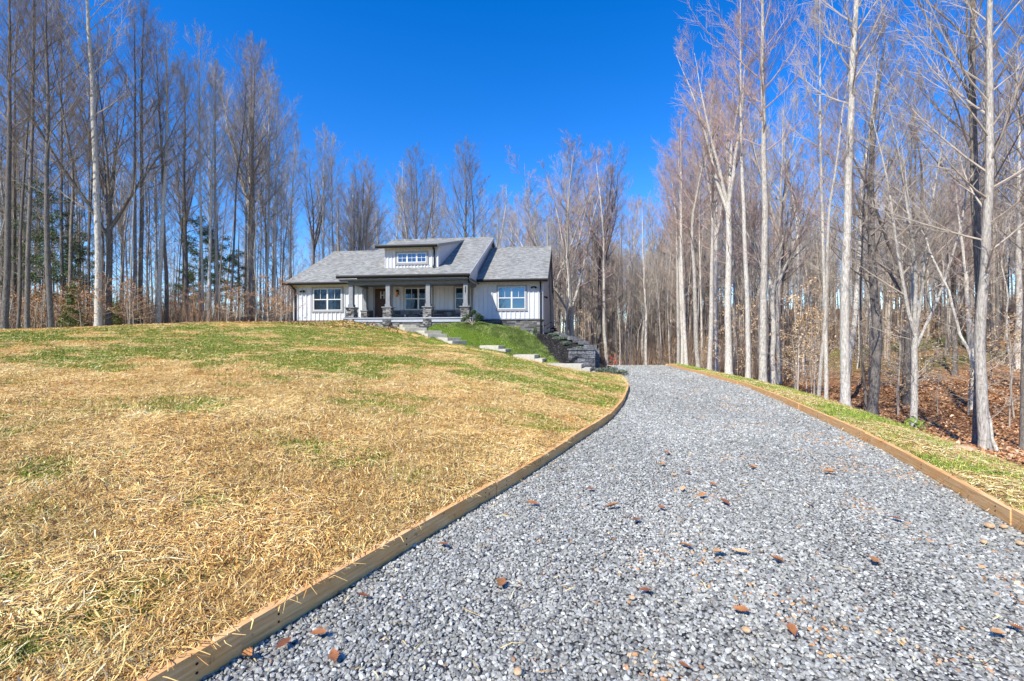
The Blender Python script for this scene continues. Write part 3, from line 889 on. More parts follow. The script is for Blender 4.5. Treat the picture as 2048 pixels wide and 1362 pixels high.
for k in range(nst):
    t0, t1 = k / nst, (k + 1) / nst
    q0 = [np.interp(t0, t5, WB[:, j]) for j in range(3)]; q1 = [np.interp(t1, t5, WB[:, j]) for j in range(3)]
    if k == 0: q0[1] += .24
    d = Vector((q1[0] - q0[0], q1[1] - q0[1])); L = d.length; d.normalize(); nn = Vector((-d.y, d.x))
    Mx = Matrix(((d.x, nn.x, 0, q0[0]), (d.y, nn.y, 0, q0[1]), (0, 0, 1, 0), (0, 0, 0, 1)))
    mb = MB(); zt = q1[2] + random.uniform(.02, .10); g_ = random.uniform(.13, .30)
    mb.box(.01, L * .5 - .005, -.16, .18, zt - .17, zt + .02 + .003 * k, (g_, g_, g_ * 1.03), Mx)
    g_ = random.uniform(.13, .30)
    mb.box(L * .5 + .005, L - .01, -.16, .18, zt - .17, zt + .018 + .003 * k, (g_, g_, g_ * 1.03), Mx)
    o = mb.build('cap', M['block'], None, .015); o.parent = root; o.matrix_parent_inverse = Matrix.Translation(root.location).inverted()

# ------------------------------------------------------------------ house
HX, HY, TH = 1.94, 28.5, R(-7)
house = empty('house', (HX, HY, 0), TH)
tag(house, 'single storey white board and batten house with gray shingle roof and covered porch', 'house')
def h2w(u, v, z):
    c, s = math.cos(TH), math.sin(TH)
    return Vector((HX + u * c - v * s, HY + u * s + v * c, z))

def bb_wall(name, u0, u1, z0, z1, v, holes=(), sp=.30, mat=None):
    """board and batten panel facing -v"""
    mb = MB(); mb.box(u0, u1, v, v + .14, z0, z1)
    n = max(1, round((u1 - u0) / sp))
    for i in range(n + 1):
        c = u0 + (u1 - u0) * i / n; a, b = c - .028, c + .028
        if i == 0: a, b = u0, u0 + .05
        if i == n: a, b = u1 - .05, u1
        segs = [(z0 + .01, z1 - .01)]
        for (hu0, hu1, hz0, hz1) in holes:
            if b > hu0 and a < hu1:
                segs = [s for q in segs for s in ((q[0], min(q[1], hz0)), (max(q[0], hz1), q[1])) if s[1] - s[0] > .03]
        for q in segs: mb.box(a, b, v - .045, v + .01, q[0], q[1])
    return mb.build(name, mat or M['siding'], house)

def window(u0, u1, z0, z1, v, units, style, trim=.10, label=None):
    """taupe trim round white vinyl frame with dark panes"""
    mb = MB(); t = trim; f = v - .06
    mb.box(u0, u1, f, v + .02, z1 - t, z1); mb.box(u0, u1, f, v + .02, z0, z0 + t)
    mb.box(u0, u0 + t, f + .003, v + .02, z0 + t, z1 - t); mb.box(u1 - t, u1, f + .003, v + .02, z0 + t, z1 - t)
    mb.box(u0 - .03, u1 + .03, f - .02, v + .01, z0 - .012, z0 + .02)
    wo_ = mb.build('window', M['trim'], house)
    if label: wo_['label'] = label
    a, b, c, d = u0 + t, u1 - t, z0 + t, z1 - t
    fr = MB(); e = .055; fv = v - .07
    fr.box(a, b, fv, v + .02, d - e, d); fr.box(a, b, fv, v + .02, c, c + e)
    fr.box(a, a + e, fv + .002, v + .02, c + e, d - e); fr.box(b - e, b, fv + .002, v + .02, c + e, d - e)
    pn = MB()
    w_ = (b - a) / units
    for k in range(units):
        x0 = a + k * w_; x1 = x0 + w_
        if k: fr.box(x0 - .05, x0 + .05, fv + .004, v + .02, c + e, d - e)
        m0, m1 = x0 + .045, x1 - .045; zm = (c + d) / 2
        if style == 'hung':
            fr.box(m0, m1, fv + .008, v + .01, zm - .03, zm + .03)
            fr.box((m0 + m1) / 2 - .012, (m0 + m1) / 2 + .012, fv + .016, v + .01, zm + .03, d - e)
        else:
            fr.box((m0 + m1) / 2 - .012, (m0 + m1) / 2 + .012, fv + .012, v + .01, c + e, d - e)
            fr.box(m0, m1, fv + .014, v + .01, zm - .012, zm + .012)
        pn.poly([(m0, v - .012 - .002 * (k % 2), c + e), (m1, v - .012 - .002 * (k % 2), c + e), (m1, v - .012, d - e), (m0, v - .012, d - e)])
    fr.build('frame', M['white'], wo_); pn.build('pane', M['glass'], wo_)
    return wo_

def ledge(mb, axis, a0, a1, z0, z1, f, pal, hr=(.06, .12), lr=(.12, .38)):
    """thin stacked stones; axis 'u' faces -v at v=f, '+u' faces +u at u=f, '-u' faces -u"""
    z = z0
    while z < z1 - .015:
        h = min(random.uniform(*hr), z1 - z); a = a0
        if z1 - z - h < .03: h = z1 - z
        while a < a1 - .01:
            l = random.uniform(*lr); b = min(a + l, a1)
            if a1 - b < .06: b = a1
            dp = random.uniform(.0, .035); g = random.choice(pal); k = random.uniform(.8, 1.2); c = tuple(x * k for x in g)
            A = (a + .004, b - .004)
            if axis == 'u': mb.box(A[0], A[1], f - dp, f + .05, z + .003, z + h - .004, c)
            elif axis == '+u': mb.box(f - .05, f + dp, A[0], A[1], z + .003, z + h - .004, c)
            else: mb.box(f - dp, f + .05, A[0], A[1], z + .003, z + h - .004, c)
            a = b
        z += h
LIGHTST = [(.16, .156, .148), (.22, .214, .20), (.10, .098, .095), (.32, .307, .28), (.15, .138, .122), (.055, .055, .055)]
DARKST = [(.10, .095, .095), (.17, .155, .15), (.07, .068, .07), (.22, .20, .185), (.13, .115, .105)]

EV = 5.20            # wing eave height
# walls
WL = (-15.38, -13.19, 3.39, 5.05); WR = (-2.94, -1.0, 3.38, 5.0)
bb_wall('wall', -16.7, -11.6, 2.84, EV, 0, [WL])
bb_wall('wall', -4.4, 0, 2.88, EV, 0, [WR])
PW1 = (-9.24, -7.2, 3.43, 5.06); PW2 = (-5.83, -4.62, 3.43, 5.06); DR = (-11.34, -10.02, 2.87, 5.08)
bb_wall('wall', -11.6, -4.4, 3.5, 5.1, .5, [PW1, PW2, DR])
window(*WL, 0, 2, 'hung', label='wide pair of sash windows left of the porch')
window(*WR, 0, 2, 'hung', label='wide pair of sash windows right of the porch')
window(*PW1, .5, 2, 'hung', .09, label='pair of sash windows in the porch beside the lantern')
window(*PW2, .5, 1, 'hung', .09, label='porch window half hidden behind the numbered column')
# return walls of the wings beside the recess
mb = MB(); mb.box(-11.74, -11.6, .14, .62, 2.84, EV); mb.build('wall', M['siding'], house)
mb = MB(); mb.box(-4.4, -4.26, .14, .62, 2.84, EV); mb.build('wall', M['siding'], house)
# gable ends and back
RZ, RV, PIT = 8.5, 5.9, (8.5 - 5.2) / 6.4
def zr(v): return 5.2 + PIT * (v + .5) if v < RV else RZ - PIT * (v - RV)
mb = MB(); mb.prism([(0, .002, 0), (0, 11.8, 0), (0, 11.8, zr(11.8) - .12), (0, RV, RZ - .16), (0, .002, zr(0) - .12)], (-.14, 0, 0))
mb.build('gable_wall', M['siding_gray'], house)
mb = MB(); mb.prism([(-16.7, .002, 2), (-16.7, 11.8, 0), (-16.7, 11.8, zr(11.8) - .12), (-16.7, RV, RZ - .16), (-16.7, .002, zr(0) - .12)], (.14, 0, 0))
mb.build('gable_wall', M['siding'], house)
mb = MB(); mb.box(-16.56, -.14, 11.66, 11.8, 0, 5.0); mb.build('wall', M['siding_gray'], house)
# corner boards
mb = MB()
for (a, b) in ((-16.72, -16.60), (-.11, .012), ):
    mb.box(a, b, -.026, .03, 2.85, EV - .02)
mb.box(.0, .014, -.02, .11, 2.85, EV - .02)
mb.build('corner_board', M['siding'], house)
# foundation stone, right wing
mb = MB(); ledge(mb, 'u', -4.3, .0, 1.5, 2.80, -.02, LIGHTST, (.07, .14), (.2, .6)); ledge(mb, '+u', -.02, .35, 1.5, 2.8, .03, LIGHTST)
mb.build('stone_foundation', M['rock'], house)
mb = MB(); mb.box(-4.35, .07, -.10, .02, 2.803, 2.875); mb.box(.02, .075, .02, .38, 2.80, 2.872); mb.build('foundation_cap', M['cap'], house, .01)
mb = MB(); mb.box(-16.72, -11.6, .012, .12, 2.2, 2.838); mb.build('foundation', M['beam'], house)
# porch
mb = MB(); mb.box(-11.95, -4.10, -2.36, .5, 2.60, 2.80); mb.build('porch_slab', M['porch'], house, .01)
mb = MB(); mb.box(-12.0, -4.06, -2.42, .498, 2.803, 2.87); mb.build('porch_floor', M['porch'], house, .008)
mb = MB(); ledge(mb, 'u', -11.9, -4.15, 2.25, 2.597, -2.28, LIGHTST); mb.build('porch_foundation', M['rock'], house)
mb = MB(); ledge(mb, 'u', -9.9, -4.42, 2.875, 3.44, .44, DARKST, (.06, .12), (.15, .5)); ledge(mb, 'u', -11.6, -11.36, 2.875, 3.44, .44, DARKST, (.06, .12))
mb.build('stone_wainscot', M['rock'], house)
mb = MB(); mb.box(-9.95, -4.41, .36, .52, 3.445, 3.5); mb.box(-11.6, -11.35, .36, .52, 3.445, 3.5); mb.build('wainscot_cap', M['cap'], house, .008)
mb = MB(); mb.box(-9.17, -9.05, .395, .43, 3.08, 3.2); mb.build('outlet_cover', M['white'], house)
mb = MB(); mb.box(-12.15, -4.06, -2.55, .5, 5.08, 5.16); mb.build('porch_ceiling', M['beam'], house)
mb = MB(); mb.box(-11.72, -4.28, -2.28, -2.0, 4.88, 5.077)
mb.box(-11.72, -11.46, -1.997, .0, 4.88, 5.077); mb.box(-4.54, -4.28, -1.997, .0, 4.88, 5.077)
mb.box(-11.6, -4.4, .44, .498, 4.93 + .14, 5.079)
mb.build('porch_beam', M['beam'], house, .008)
# columns
def column(u, v, w=.50, zb=2.45, zc=3.53, half=False, numbers=None, label=None):
    root = MB()
    zc0 = zc - .07
    pw = .26 if not half else .22
    root.box(u - pw / 2, u + pw / 2, v - pw / 2, v + pw / 2, zc + .17, 4.878)
    post = root.build('porch_column', M['post'], house, .006)
    if label: post['label'] = label
    mb = MB(); mb.box(u - pw / 2 - .035, u + pw / 2 + .035, v - pw / 2 - .035, v + pw / 2 + .035, zc + .003, zc + .167)
    mb.build('post_base', M['post'], post, .006)
    mb = MB(); h = w / 2
    mb.box(u - h + .02, u + h - .02, v - h + .02, v + h - .02, zb, zc0 - .005, (.08, .08, .08))
    for ax, a0, a1, f in (('u', u - h, u + h, v - h), ('+u', v - h, v + h, u + h), ('-u', v - h, v + h, u - h)):
        ledge(mb, ax, a0, a1, zb, zc0 - .005, f, LIGHTST, (.05, .10), (.08, .24))
    mb.build('stone_pier', M['rock'], post)
    mb = MB(); mb.box(u - h - .07, u + h + .07, v - h - .07, v + h + .07, zc0, zc); mb.build('pier_cap', M['cap'], post, .012)
    return post
column(-11.56, -2.12, label='leftmost porch column on a stone pier')
column(-9.22, -2.12, label='porch column on a stone pier beside the door')
column(-6.73, -2.12, label='porch column on a stone pier before the window pair')
c4 = column(-4.44, -2.12, label='rightmost porch column with house numbers')
column(-11.62, -.10, .40, 2.872, 3.47, True, label='short column at the back of the porch against the wall')
def text(s, size, name, mat, parent, loc, rot=(R(90), 0, 0), ext=.008, al='CENTER'):
    cu = bpy.data.curves.new(name, 'FONT'); cu.body = s; cu.size = size; cu.extrude = ext; cu.align_x = al; cu.align_y = 'CENTER'
    cu.materials.append(mat)
    o = bpy.data.objects.new(name, cu); COL.objects.link(o); o.parent = parent; o.location = loc; o.rotation_euler = rot
    return o
def digit(name, strokes, x, z, w_=.1, h=.2):
    mb = MB()
    for k, (a, b, c, d) in enumerate(strokes): 
        p = Vector((x + a * w_, 0, z + b * h)); q = Vector((x + c * w_, 0, z + d * h)); dd = (q - p); L = dd.length; dd.normalize()
        n_ = Vector((-dd.z, 0, dd.x)) * .012; f = -2.262 - .002 * k
        mb.prism([(*(p + n_).xz[:1], f, (p + n_).z), (*(p - n_).xz[:1], f, (p - n_).z), (*(q - n_).xz[:1], f, (q - n_).z), (*(q + n_).xz[:1], f, (q + n_).z)], (0, .01, 0))
    mb.build(name, M['black'], c4)
for z_ in (4.635, 4.485): digit('house_number', [(-.5, .4, 0, .5), (0, .5, .5, .3), (.5, .3, -.5, -.5), (-.5, -.5, .5, -.5)], -4.44, z_, .07, .105)
digit('house_number', [(-.5, .5, .5, .5), (.5, .5, -.1, -.5)], -4.44, 4.335, .07, .105)
# door
mb = MB(); mb.box(-11.34, -11.22, .455, .55, 2.875, 5.06); mb.box(-10.12, -9.98, .455, .55, 2.875, 5.06); mb.box(-11.22, -10.12, .457, .55, 4.95, 5.06); dt = mb.build('door', M['trim'], house)
mb = MB(); mb.box(-11.218, -10.122, .485, .52, 2.88, 4.948)
for (a, b, c, d) in ((-11.1, -10.72, 3.0, 3.9), (-10.62, -10.24, 3.0, 3.9), (-11.1, -10.72, 4.02, 4.3), (-10.62, -10.24, 4.02, 4.3), (-11.1, -10.24, 4.42, 4.82)):
    mb.box(a, b, .472, .49, c, d)
mb.build('door_leaf', M['wood_door'], dt, .006)
mb = MB(); mb.tube([(-10.2, .44, 3.82), (-10.2, .44, 4.02)], .014); mb.box(-10.22, -10.18, .43, .48, 3.80, 3.84); mb.box(-10.22, -10.18, .43, .48, 4.0, 4.04); mb.build('handle', M['black'], dt)
mb = MB(); mb.box(-10.83, -10.775, .44, .468, 4.28, 4.76); mb.box(-10.60, -10.545, .44, .468, 4.28, 4.76); mb.box(-10.775, -10.60, .442, .467, 4.49, 4.54)
mb.build('letter_sign', M['white'], dt)
# roofs
def slab(name, u0, u1, v0, z0, v1, z1, th=.13, mat=None):
    mb = MB(); mb.prism([(u0, v0, z0), (u0, v1, z1), (u0, v1, z1 - th), (u0, v0, z0 - th)], (u1 - u0, 0, 0))
    return mb.build(name, mat or M['shingle'], house)
ME, MRZ, MU0, MU1 = 5.33, 9.30, -12.25, -4.12
mp_ = (MRZ - ME) / (RV + 2.6)
r1 = slab('roof', -17.1, -12.1, -.5, EV + .12, RV, RZ + .06); r1['label'] = 'left wing shingle roof'
r2 = slab('roof', -4.2, .30, -.5, EV + .12, RV, RZ + .06); r2['label'] = 'right wing shingle roof'
slab('back_roof', -17.1, .30, 12.3, EV + .12, RV, RZ + .05)
r3 = slab('roof', MU0, MU1, -2.6, ME + .06, RV, MRZ + .06); r3['label'] = 'raised main roof reaching over the porch'
slab('back_roof', MU0, MU1, 14.4, ME + .06, RV, MRZ + .055)
mb = MB(); mb.tube([(-17.1, RV, RZ + .07), (-12.2, RV, RZ + .07)], .06, 6); mb.tube([(-4.1, RV, RZ + .07), (.3, RV, RZ + .07)], .06, 6); mb.tube([(MU0, RV, MRZ + .07), (MU1, RV, MRZ + .07)], .06, 6)
mb.build('ridge_cap', M['shingle'], house)
# main gable walls above the wings
for u in (MU1 - .32, MU0 + .2):
    mb = MB(); mb.prism([(u, -.6, 5.1), (u, RV, RZ - .4), (u, RV, MRZ - .10), (u, -.6, ME + mp_ * 2.0 - .1)], (.12, 0, 0))
    mb.prism([(u, 12.4, 5.1), (u, RV + .002, RZ - .4), (u, RV + .002, MRZ - .10), (u, 12.4, ME + mp_ * 2.0 - .1)], (.12, 0, 0)); mb.build('gable_wall', M['siding'], house)
# rake boards
mb = MB()
for (u, v0, z0, v1, z1) in ((MU1, -2.6, ME + .055, RV, MRZ + .055), (MU1, 14.4, ME + .055, RV, MRZ + .055)):
    mb.prism([(u, v0, z0), (u, v1, z1), (u, v1, z1 - .26), (u, v0, z0 - .26)], (.025, 0, 0))
mb.build('rake_board', M['siding'], house)
mb = MB()
mb.prism([(.30, -.5, EV + .11), (.30, RV, RZ + .05), (.30, RV, RZ - .15), (.30, -.5, EV - .09)], (.022, 0, 0))
mb.prism([(.30, 12.3, EV + .11), (.30, RV, RZ + .05), (.30, RV, RZ - .15), (.30, 12.3, EV - .09)], (.022, 0, 0))
mb.build('rake_board', M['trim'], house)
# right wing rake soffit (seen edge on)
mb = MB(); mb.prism([(.02, -.45, EV - .02), (.02, RV, RZ - .1), (.02, RV, RZ - .13), (.02, -.45, EV - .05)], (.28, 0, 0)); mb.build('soffit', M['soffit'], house)
# eave soffits
mb = MB(); mb.box(-16.95, -11.9, -.48, -.03, EV - .06, EV - .03); mb.box(-4.1, .28, -.48, -.03, EV - .06, EV - .03); mb.box(-12.2, -4.14, -2.56, -2.3, 5.165, 5.19); mb.build('soffit', M['soffit'], house)
mb = MB(); mb.box(-16.95, -12.0, -.035, -.022, EV - .16, EV - .06); mb.box(-4.1, -.0, -.035, -.022, EV - .16, EV - .06); mb.box(-12.1, -4.2, -2.5, -2.3, 5.09, 5.16); mb.build('frieze_board', M['soffit'], house)
# porch gable return on right
mb = MB(); mb.prism([(-4.26, -2.45, 5.05), (-4.26, -.02, 5.05), (-4.26, -.02, 6.35), (-4.26, -2.45, 5.22)], (.1, 0, 0)); mb.build('gable_return', M['siding'], house)
# gutters
def gutter(u0, u1, v, z):
    mb = MB(); mb.prism([(u0, v, z), (u0, v - .10, z + .01), (u0, v - .13, z - .07), (u0, v - .08, z - .17), (u0, v, z - .17)], (u1 - u0, 0, 0)); return mb.build('gutter', M['black'], house)
gutter(-17.12, -12.0, -.50, EV + .11); gutter(-4.1, .32, -.50, EV + .11); gutter(-12.27, -4.10, -2.60, ME + .06)
gutter(-10.25, -6.33, -1.62, 7.36)
def spout(pts, lab=None):
    mb = MB()
    for a, b in zip(pts[:-1], pts[1:]):
        a = Vector(a); b = Vector(b); d = (b - a); L = d.length; q = d.to_track_quat('Z', 'Y').to_matrix().to_4x4()
        mb.box(-.045, .045, -.035, .035, -.02, L + .02, None, Matrix.Translation(a) @ q)
    o = mb.build('downspout', M['black'], house)
    if lab: o['label'] = lab
spout([(-16.62, -.55, EV), (-16.55, -.10, EV - .32), (-16.55, -.10, 2.75), (-16.62, -.4, 2.66)], 'downspout at the left end of the house')
spout([(-.14, -.55, EV), (-.14, -.13, EV - .25), (-.14, -.13, 1.9)], 'downspout at the right front corner')
spout([(-4.2, -2.64, 5.25), (-4.22, -2.32, 4.98), (-4.22, -2.32, 3.55)], 'downspout beside the numbered column')
spout([(-6.62, -1.68, 7.28), (-6.62, -1.28, 7.08), (-6.62, -1.28, 6.2), (-6.62, -1.45, 6.0)], 'downspout at the dormer corner')
# dormer
DV = -1.2
bb_wall('dormer_wall', -9.82, -6.38, 5.93, 7.26, DV, [(-9.1, -7.02, 6.22, 7.04)], .21)
def dz(v): return 7.36 + .253 * (v + 1.65)
mb = MB()
for u in (-9.82, -6.52):
    mb.prism([(u, DV + .14, 5.95), (u, RV - .3, ME + mp_ * (RV + 2.3) - .0), (u, RV - .3, dz(RV - .3) - .1), (u, DV + .14, dz(DV + .14) - .1)], (.14, 0, 0))
mb.build('dormer_side', M['siding'], house)
slab('dormer_roof', -10.2, -6.30, -1.65, dz(-1.65) + .03, RV - .05, dz(RV) - .03, .10)
mb = MB(); u = -6.30; mb.prism([(u, -1.65, dz(-1.65) + .02), (u, RV - .3, dz(RV - .3) + .02), (u, RV - .3, dz(RV - .3) - .15), (u, -1.65, dz(-1.65) - .15)], (.022, 0, 0)); mb.build('rake_board', M['trim'], house)
mb = MB(); mb.box(-10.15, -6.33, -1.6, -1.23, 7.23, 7.26); mb.box(-9.84, -6.36, DV - .03, DV - .021, 7.12, 7.228); mb.build('soffit', M['soffit'], house)
window(-9.1, -7.02, 6.22, 7.04, DV, 3, 'grid', .11, label='narrow dormer window of three small grids')
# lights and small fittings
def flood(u, z, side=False, lab=None):
    mb = MB()
    if not side:
        mb.tube([(u, -.02, z), (u, -.06, z)], .06, 10)
        for s in (-1, 1):
            mb.tube([(u + s * .02, -.06, z), (u + s * .09, -.12, z - .02)], .018, 6); mb.tube([(u + s * .09, -.10, z - .0), (u + s * .13, -.24, z - .07)], [.045, .06], 10)
    else:
        mb.tube([(0, u, z), (.05, u, z)], .06, 10)
        for s in (-1, 1): mb.tube([(.08, u + s * .09, z), (.22, u + s * .13, z - .07)], [.045, .06], 10)
    o = mb.build('flood_light', M['black'], house)
    if lab: o['label'] = lab
flood(-15.97, 4.8, lab='twin flood light near the left downspout'); flood(-.56, 4.86, lab='twin flood light near the right downspout'); flood(1.2, 4.35, True, 'flood light on the right side wall')
# porch lantern
mb = MB(); mb.box(-9.69, -9.57, .44, .48, 4.55, 4.85); mb.tube([(-9.63, .44, 4.78), (-9.63, .32, 4.86), (-9.63, .30, 4.80)], .014)
mb.tube([(-9.63, .30, 4.80), (-9.63, .30, 4.72)], [.03, .11], 8); mb.tube([(-9.63, .30, 4.43), (-9.63, .30, 4.40)], [.08, .07], 8)
lt = mb.build('wall_lantern', M['black'], house)
mb = MB(); mb.tube([(-9.63, .30, 4.70), (-9.63, .30, 4.44)], [.095, .075], 8); mb.build('lamp_glass', M['copper'], lt)
# side gooseneck lamps over the lower doors
def goose(v, z, lab):
    mb = MB(); mb.tube([(0, v, z - .05), (.03, v, z - .05)], .08, 12)
    pts = [(.03, v, z - .05), (.18, v, z + .02), (.34, v, z + .15), (.48, v, z + .18), (.58, v, z + .10), (.60, v, z - .12)]
    mb.tube(pts, .016, 8)
    o = mb.build('gooseneck_lamp', M['black'], house); o['label'] = lab
    mb = MB(); mb.tube([(.60, v, z - .10), (.60, v, z - .16), (.60, v, z - .22), (.60, v, z - .27)], [.05, .08, .20, .235], 16); mb.build('lamp_shade', M['black'], o)
goose(1.6, 2.52, 'nearer gooseneck barn lamp on the right side wall'); goose(5.2, 2.44, 'farther gooseneck barn lamp on the right side wall')
# vents, hose bib, meter
mb = MB(); mb.box(-15.98, -15.80, -.045, -.01, 3.02, 3.2); mb.box(-15.95, -15.83, -.07, -.045, 3.05, 3.09); mb.build('vent_cover', M['white'], house)
mb = MB(); mb.tube([(-12.05, -.02, 3.0), (-12.05, -.12, 3.0)], .02); mb.tube([(-12.05, -.11, 3.0), (-12.05, -.12, 2.9)], .018); mb.box(-12.1, -12.0, -.1, -.09, 3.03, 3.045); mb.build('hose_tap', M['black'], house)
mb = MB(); mb.box(-11.25, -10.1, .05, .40, 2.873, 2.885); mb.build('doormat', M['black'], None)
o = bpy.data.objects['doormat']; o.location = (HX, HY, 0); o.rotation_euler = (0, 0, TH); tag(o, 'dark flat doormat before the wooden front door', 'doormat')

# ------------------------------------------------------------------ fallen leaves and odd stones on the gravel
def gz(px, py):
    Y = 1.5 * FPX / (py - 681); return (px - 1024) / FPX * Y, Y
def oak_leaf(seed, L):
    rd = random.Random(seed); pts = []
    nl = 9
    for i in range(nl * 2 + 1):
        t = i / (nl * 2); w = math.sin(math.pi * min(1, t * 1.02) ** .8) * .34 * (1.0 if i % 2 else .55) * rd.uniform(.8, 1.15)
        pts.append((t, w))
    V = []; F = []
    curl = rd.uniform(.15, .5); tw = rd.uniform(-.5, .5)
    for i, (t, w) in enumerate(pts):
        for s in (-1, 0, 1):
            V.append(((t - .5) * L, s * w * L, L * (curl * (abs(s) * w) * 1.6 + .5 * curl * (t - .5) ** 2 * 1.6 + tw * s * w * (t - .5)) + .012))
    for i in range(len(pts) - 1):
        for s in (0, 1):
            a = i * 3 + s; F.append((a, a + 1, a + 4, a + 3))
    V.append((-.5 * L - .25 * L, .003, .02)); V.append((-.5 * L - .25 * L, -.003, .02)); F.append((1, len(V) - 2, len(V) - 1, 1 + 0) if False else (0, 2, len(V) - 2, len(V) - 1))
    V = np.array(V); me = mesh_np('leaf', V, np.array(F), M['leaf_brown'], None, True)
    return me
m_, nt_, b_ = mat_base('dry_leaf', (.3, .13, .06), .6, spec=.3)
oi = N(nt_, 'ShaderNodeObjectInfo'); f_ = noise(nt_, coords(nt_), 30, 3)
cc = ramp(nt_, oi.outputs['Random'], [(0, (.24, .09, .04)), (.4, (.40, .17, .06)), (.7, (.54, .27, .10)), (1, (.68, .44, .22))])
nt_.links.new(mix(nt_, 1.0, cc, ramp(nt_, f_, [(.3, (.7, .7, .7)), (.7, (1.3, 1.3, 1.3))]), 'MULTIPLY'), b_.inputs['Base Color'])
M['leaf_brown'] = m_
leafm = [oak_leaf(i, .10) for i in range(5)]
LV = [(1334, 911), (1349, 955), (1377, 951), (1426, 975), (1366, 985), (1404, 999), (1450, 1013), (1322, 1020), (1486, 979), (1620, 1017), (1506, 943), (1798, 1049), (1371, 1099), (1435, 1113), (1481, 1112), (1552, 1128), (1747, 1129), (1482, 1230), (1994, 1278), (1324, 933), (1660, 952),
      (566, 1303), (668, 1331), (636, 1282), (727, 1205), (497, 1325), (885, 1100), (1064, 1015), (1224, 1022), (1272, 1050), (2030, 1265), (1290, 1190), (1000, 1180), (1180, 985), (1120, 940), (1585, 1275), (1370, 1345)]
def nth(i):
    return {1: 'leftmost', 2: 'second from left', 3: 'third from left'}.get(i, f'{i}' + ('th' if 10 <= i % 100 <= 20 else {1: 'st', 2: 'nd', 3: 'rd'}.get(i % 10, 'th')) + ' from left')
lvs = []
for i, (a, b) in enumerate(LV):
    X, Y = gz(a, b)
    if i == 0: pass
    o = bpy.data.objects.new('fallen_leaf', leafm[i % 5]); COL.objects.link(o)
    o.location = (X, Y, float(drivez(np.array([X]), np.array([Y]))[0]) + .026); o.rotation_euler = (random.uniform(-.25, .25), random.uniform(-.25, .25), random.uniform(0, 6.28))
    s = random.uniform(.75, 1.25) * (1.0 if b < 1200 else .8) ; o.scale = (s, s, s)
    tag(o, 'curled dry brown leaf lying loose on the gray gravel', 'leaf', 'dry leaves scattered over the gravel'); lvs.append((a, o, 'large' if s > 1.05 else 'small' if s < .8 else 'medium'))
for i, (a, o, sz_) in enumerate(sorted(lvs, key=lambda q: q[0])):
    k_ = i + 1; o['label'] = f'{sz_} curled dry leaf on the gray gravel, ' + nth(k_)
for a, b, r, lab in ((1979, 1059, .055, 'rounded tan rock on the gravel near the right timber edging'), (2007, 1060, .045, 'small tan rock between the larger rock and the right timber edging'), (1967, 1092, .035, 'small rust brown rock below the tan rocks at the right'), (1493, 1269, .034, 'ochre pebble among gray gravel at the lower middle'), (1265, 1203, .03, 'lone orange pebble on the gravel left of the brown leaves'), (1036, 1357, .035, 'tan pebble on the gravel at the bottom edge of the photo'), (2040, 1094, .04, 'tan rock at the right edge of the photo')):
    X, Y = gz(a, b)
    bm_ = bpy.data.meshes.new('rock'); import bmesh
    q = bmesh.new(); bmesh.ops.create_icosphere(q, subdivisions=2, radius=r * .62)
    for v in q.verts:
        k = 1 + .25 * (vnoise(np.array([v.co.x * 40 + a]), np.array([v.co.y * 40 + v.co.z * 30]), 5)[0] - .5); v.co *= k; v.co.z *= .62
    q.to_mesh(bm_); q.free(); bm_.materials.append(M['rock_tan'] if 'rock_tan' in M else M.setdefault('rock_tan', mat_noisy('tan_rock', (.42, .25, .12), (.62, .44, .27), 30, .85)))
    o = link('rock', bm_); o.location = (X, Y, float(drivez(np.array([X]), np.array([Y]))[0]) + .02 + r * .2)
    tag(o, lab, 'rock')
# pale stone lying on the verge
q = bmesh.new(); bmesh.ops.create_icosphere(q, subdivisions=2, radius=.11)
for v in q.verts: v.co.z *= .45; v.co.x *= 1.2
bm_ = bpy.data.meshes.new('rock'); q.to_mesh(bm_); q.free(); bm_.materials.append(M['rock_tan']); o = link('rock', bm_)
o.location = (6.05, 6.1, float(H(6.05, 6.1)) + .03); tag(o, 'flat pale stone resting on the grass verge', 'rock')

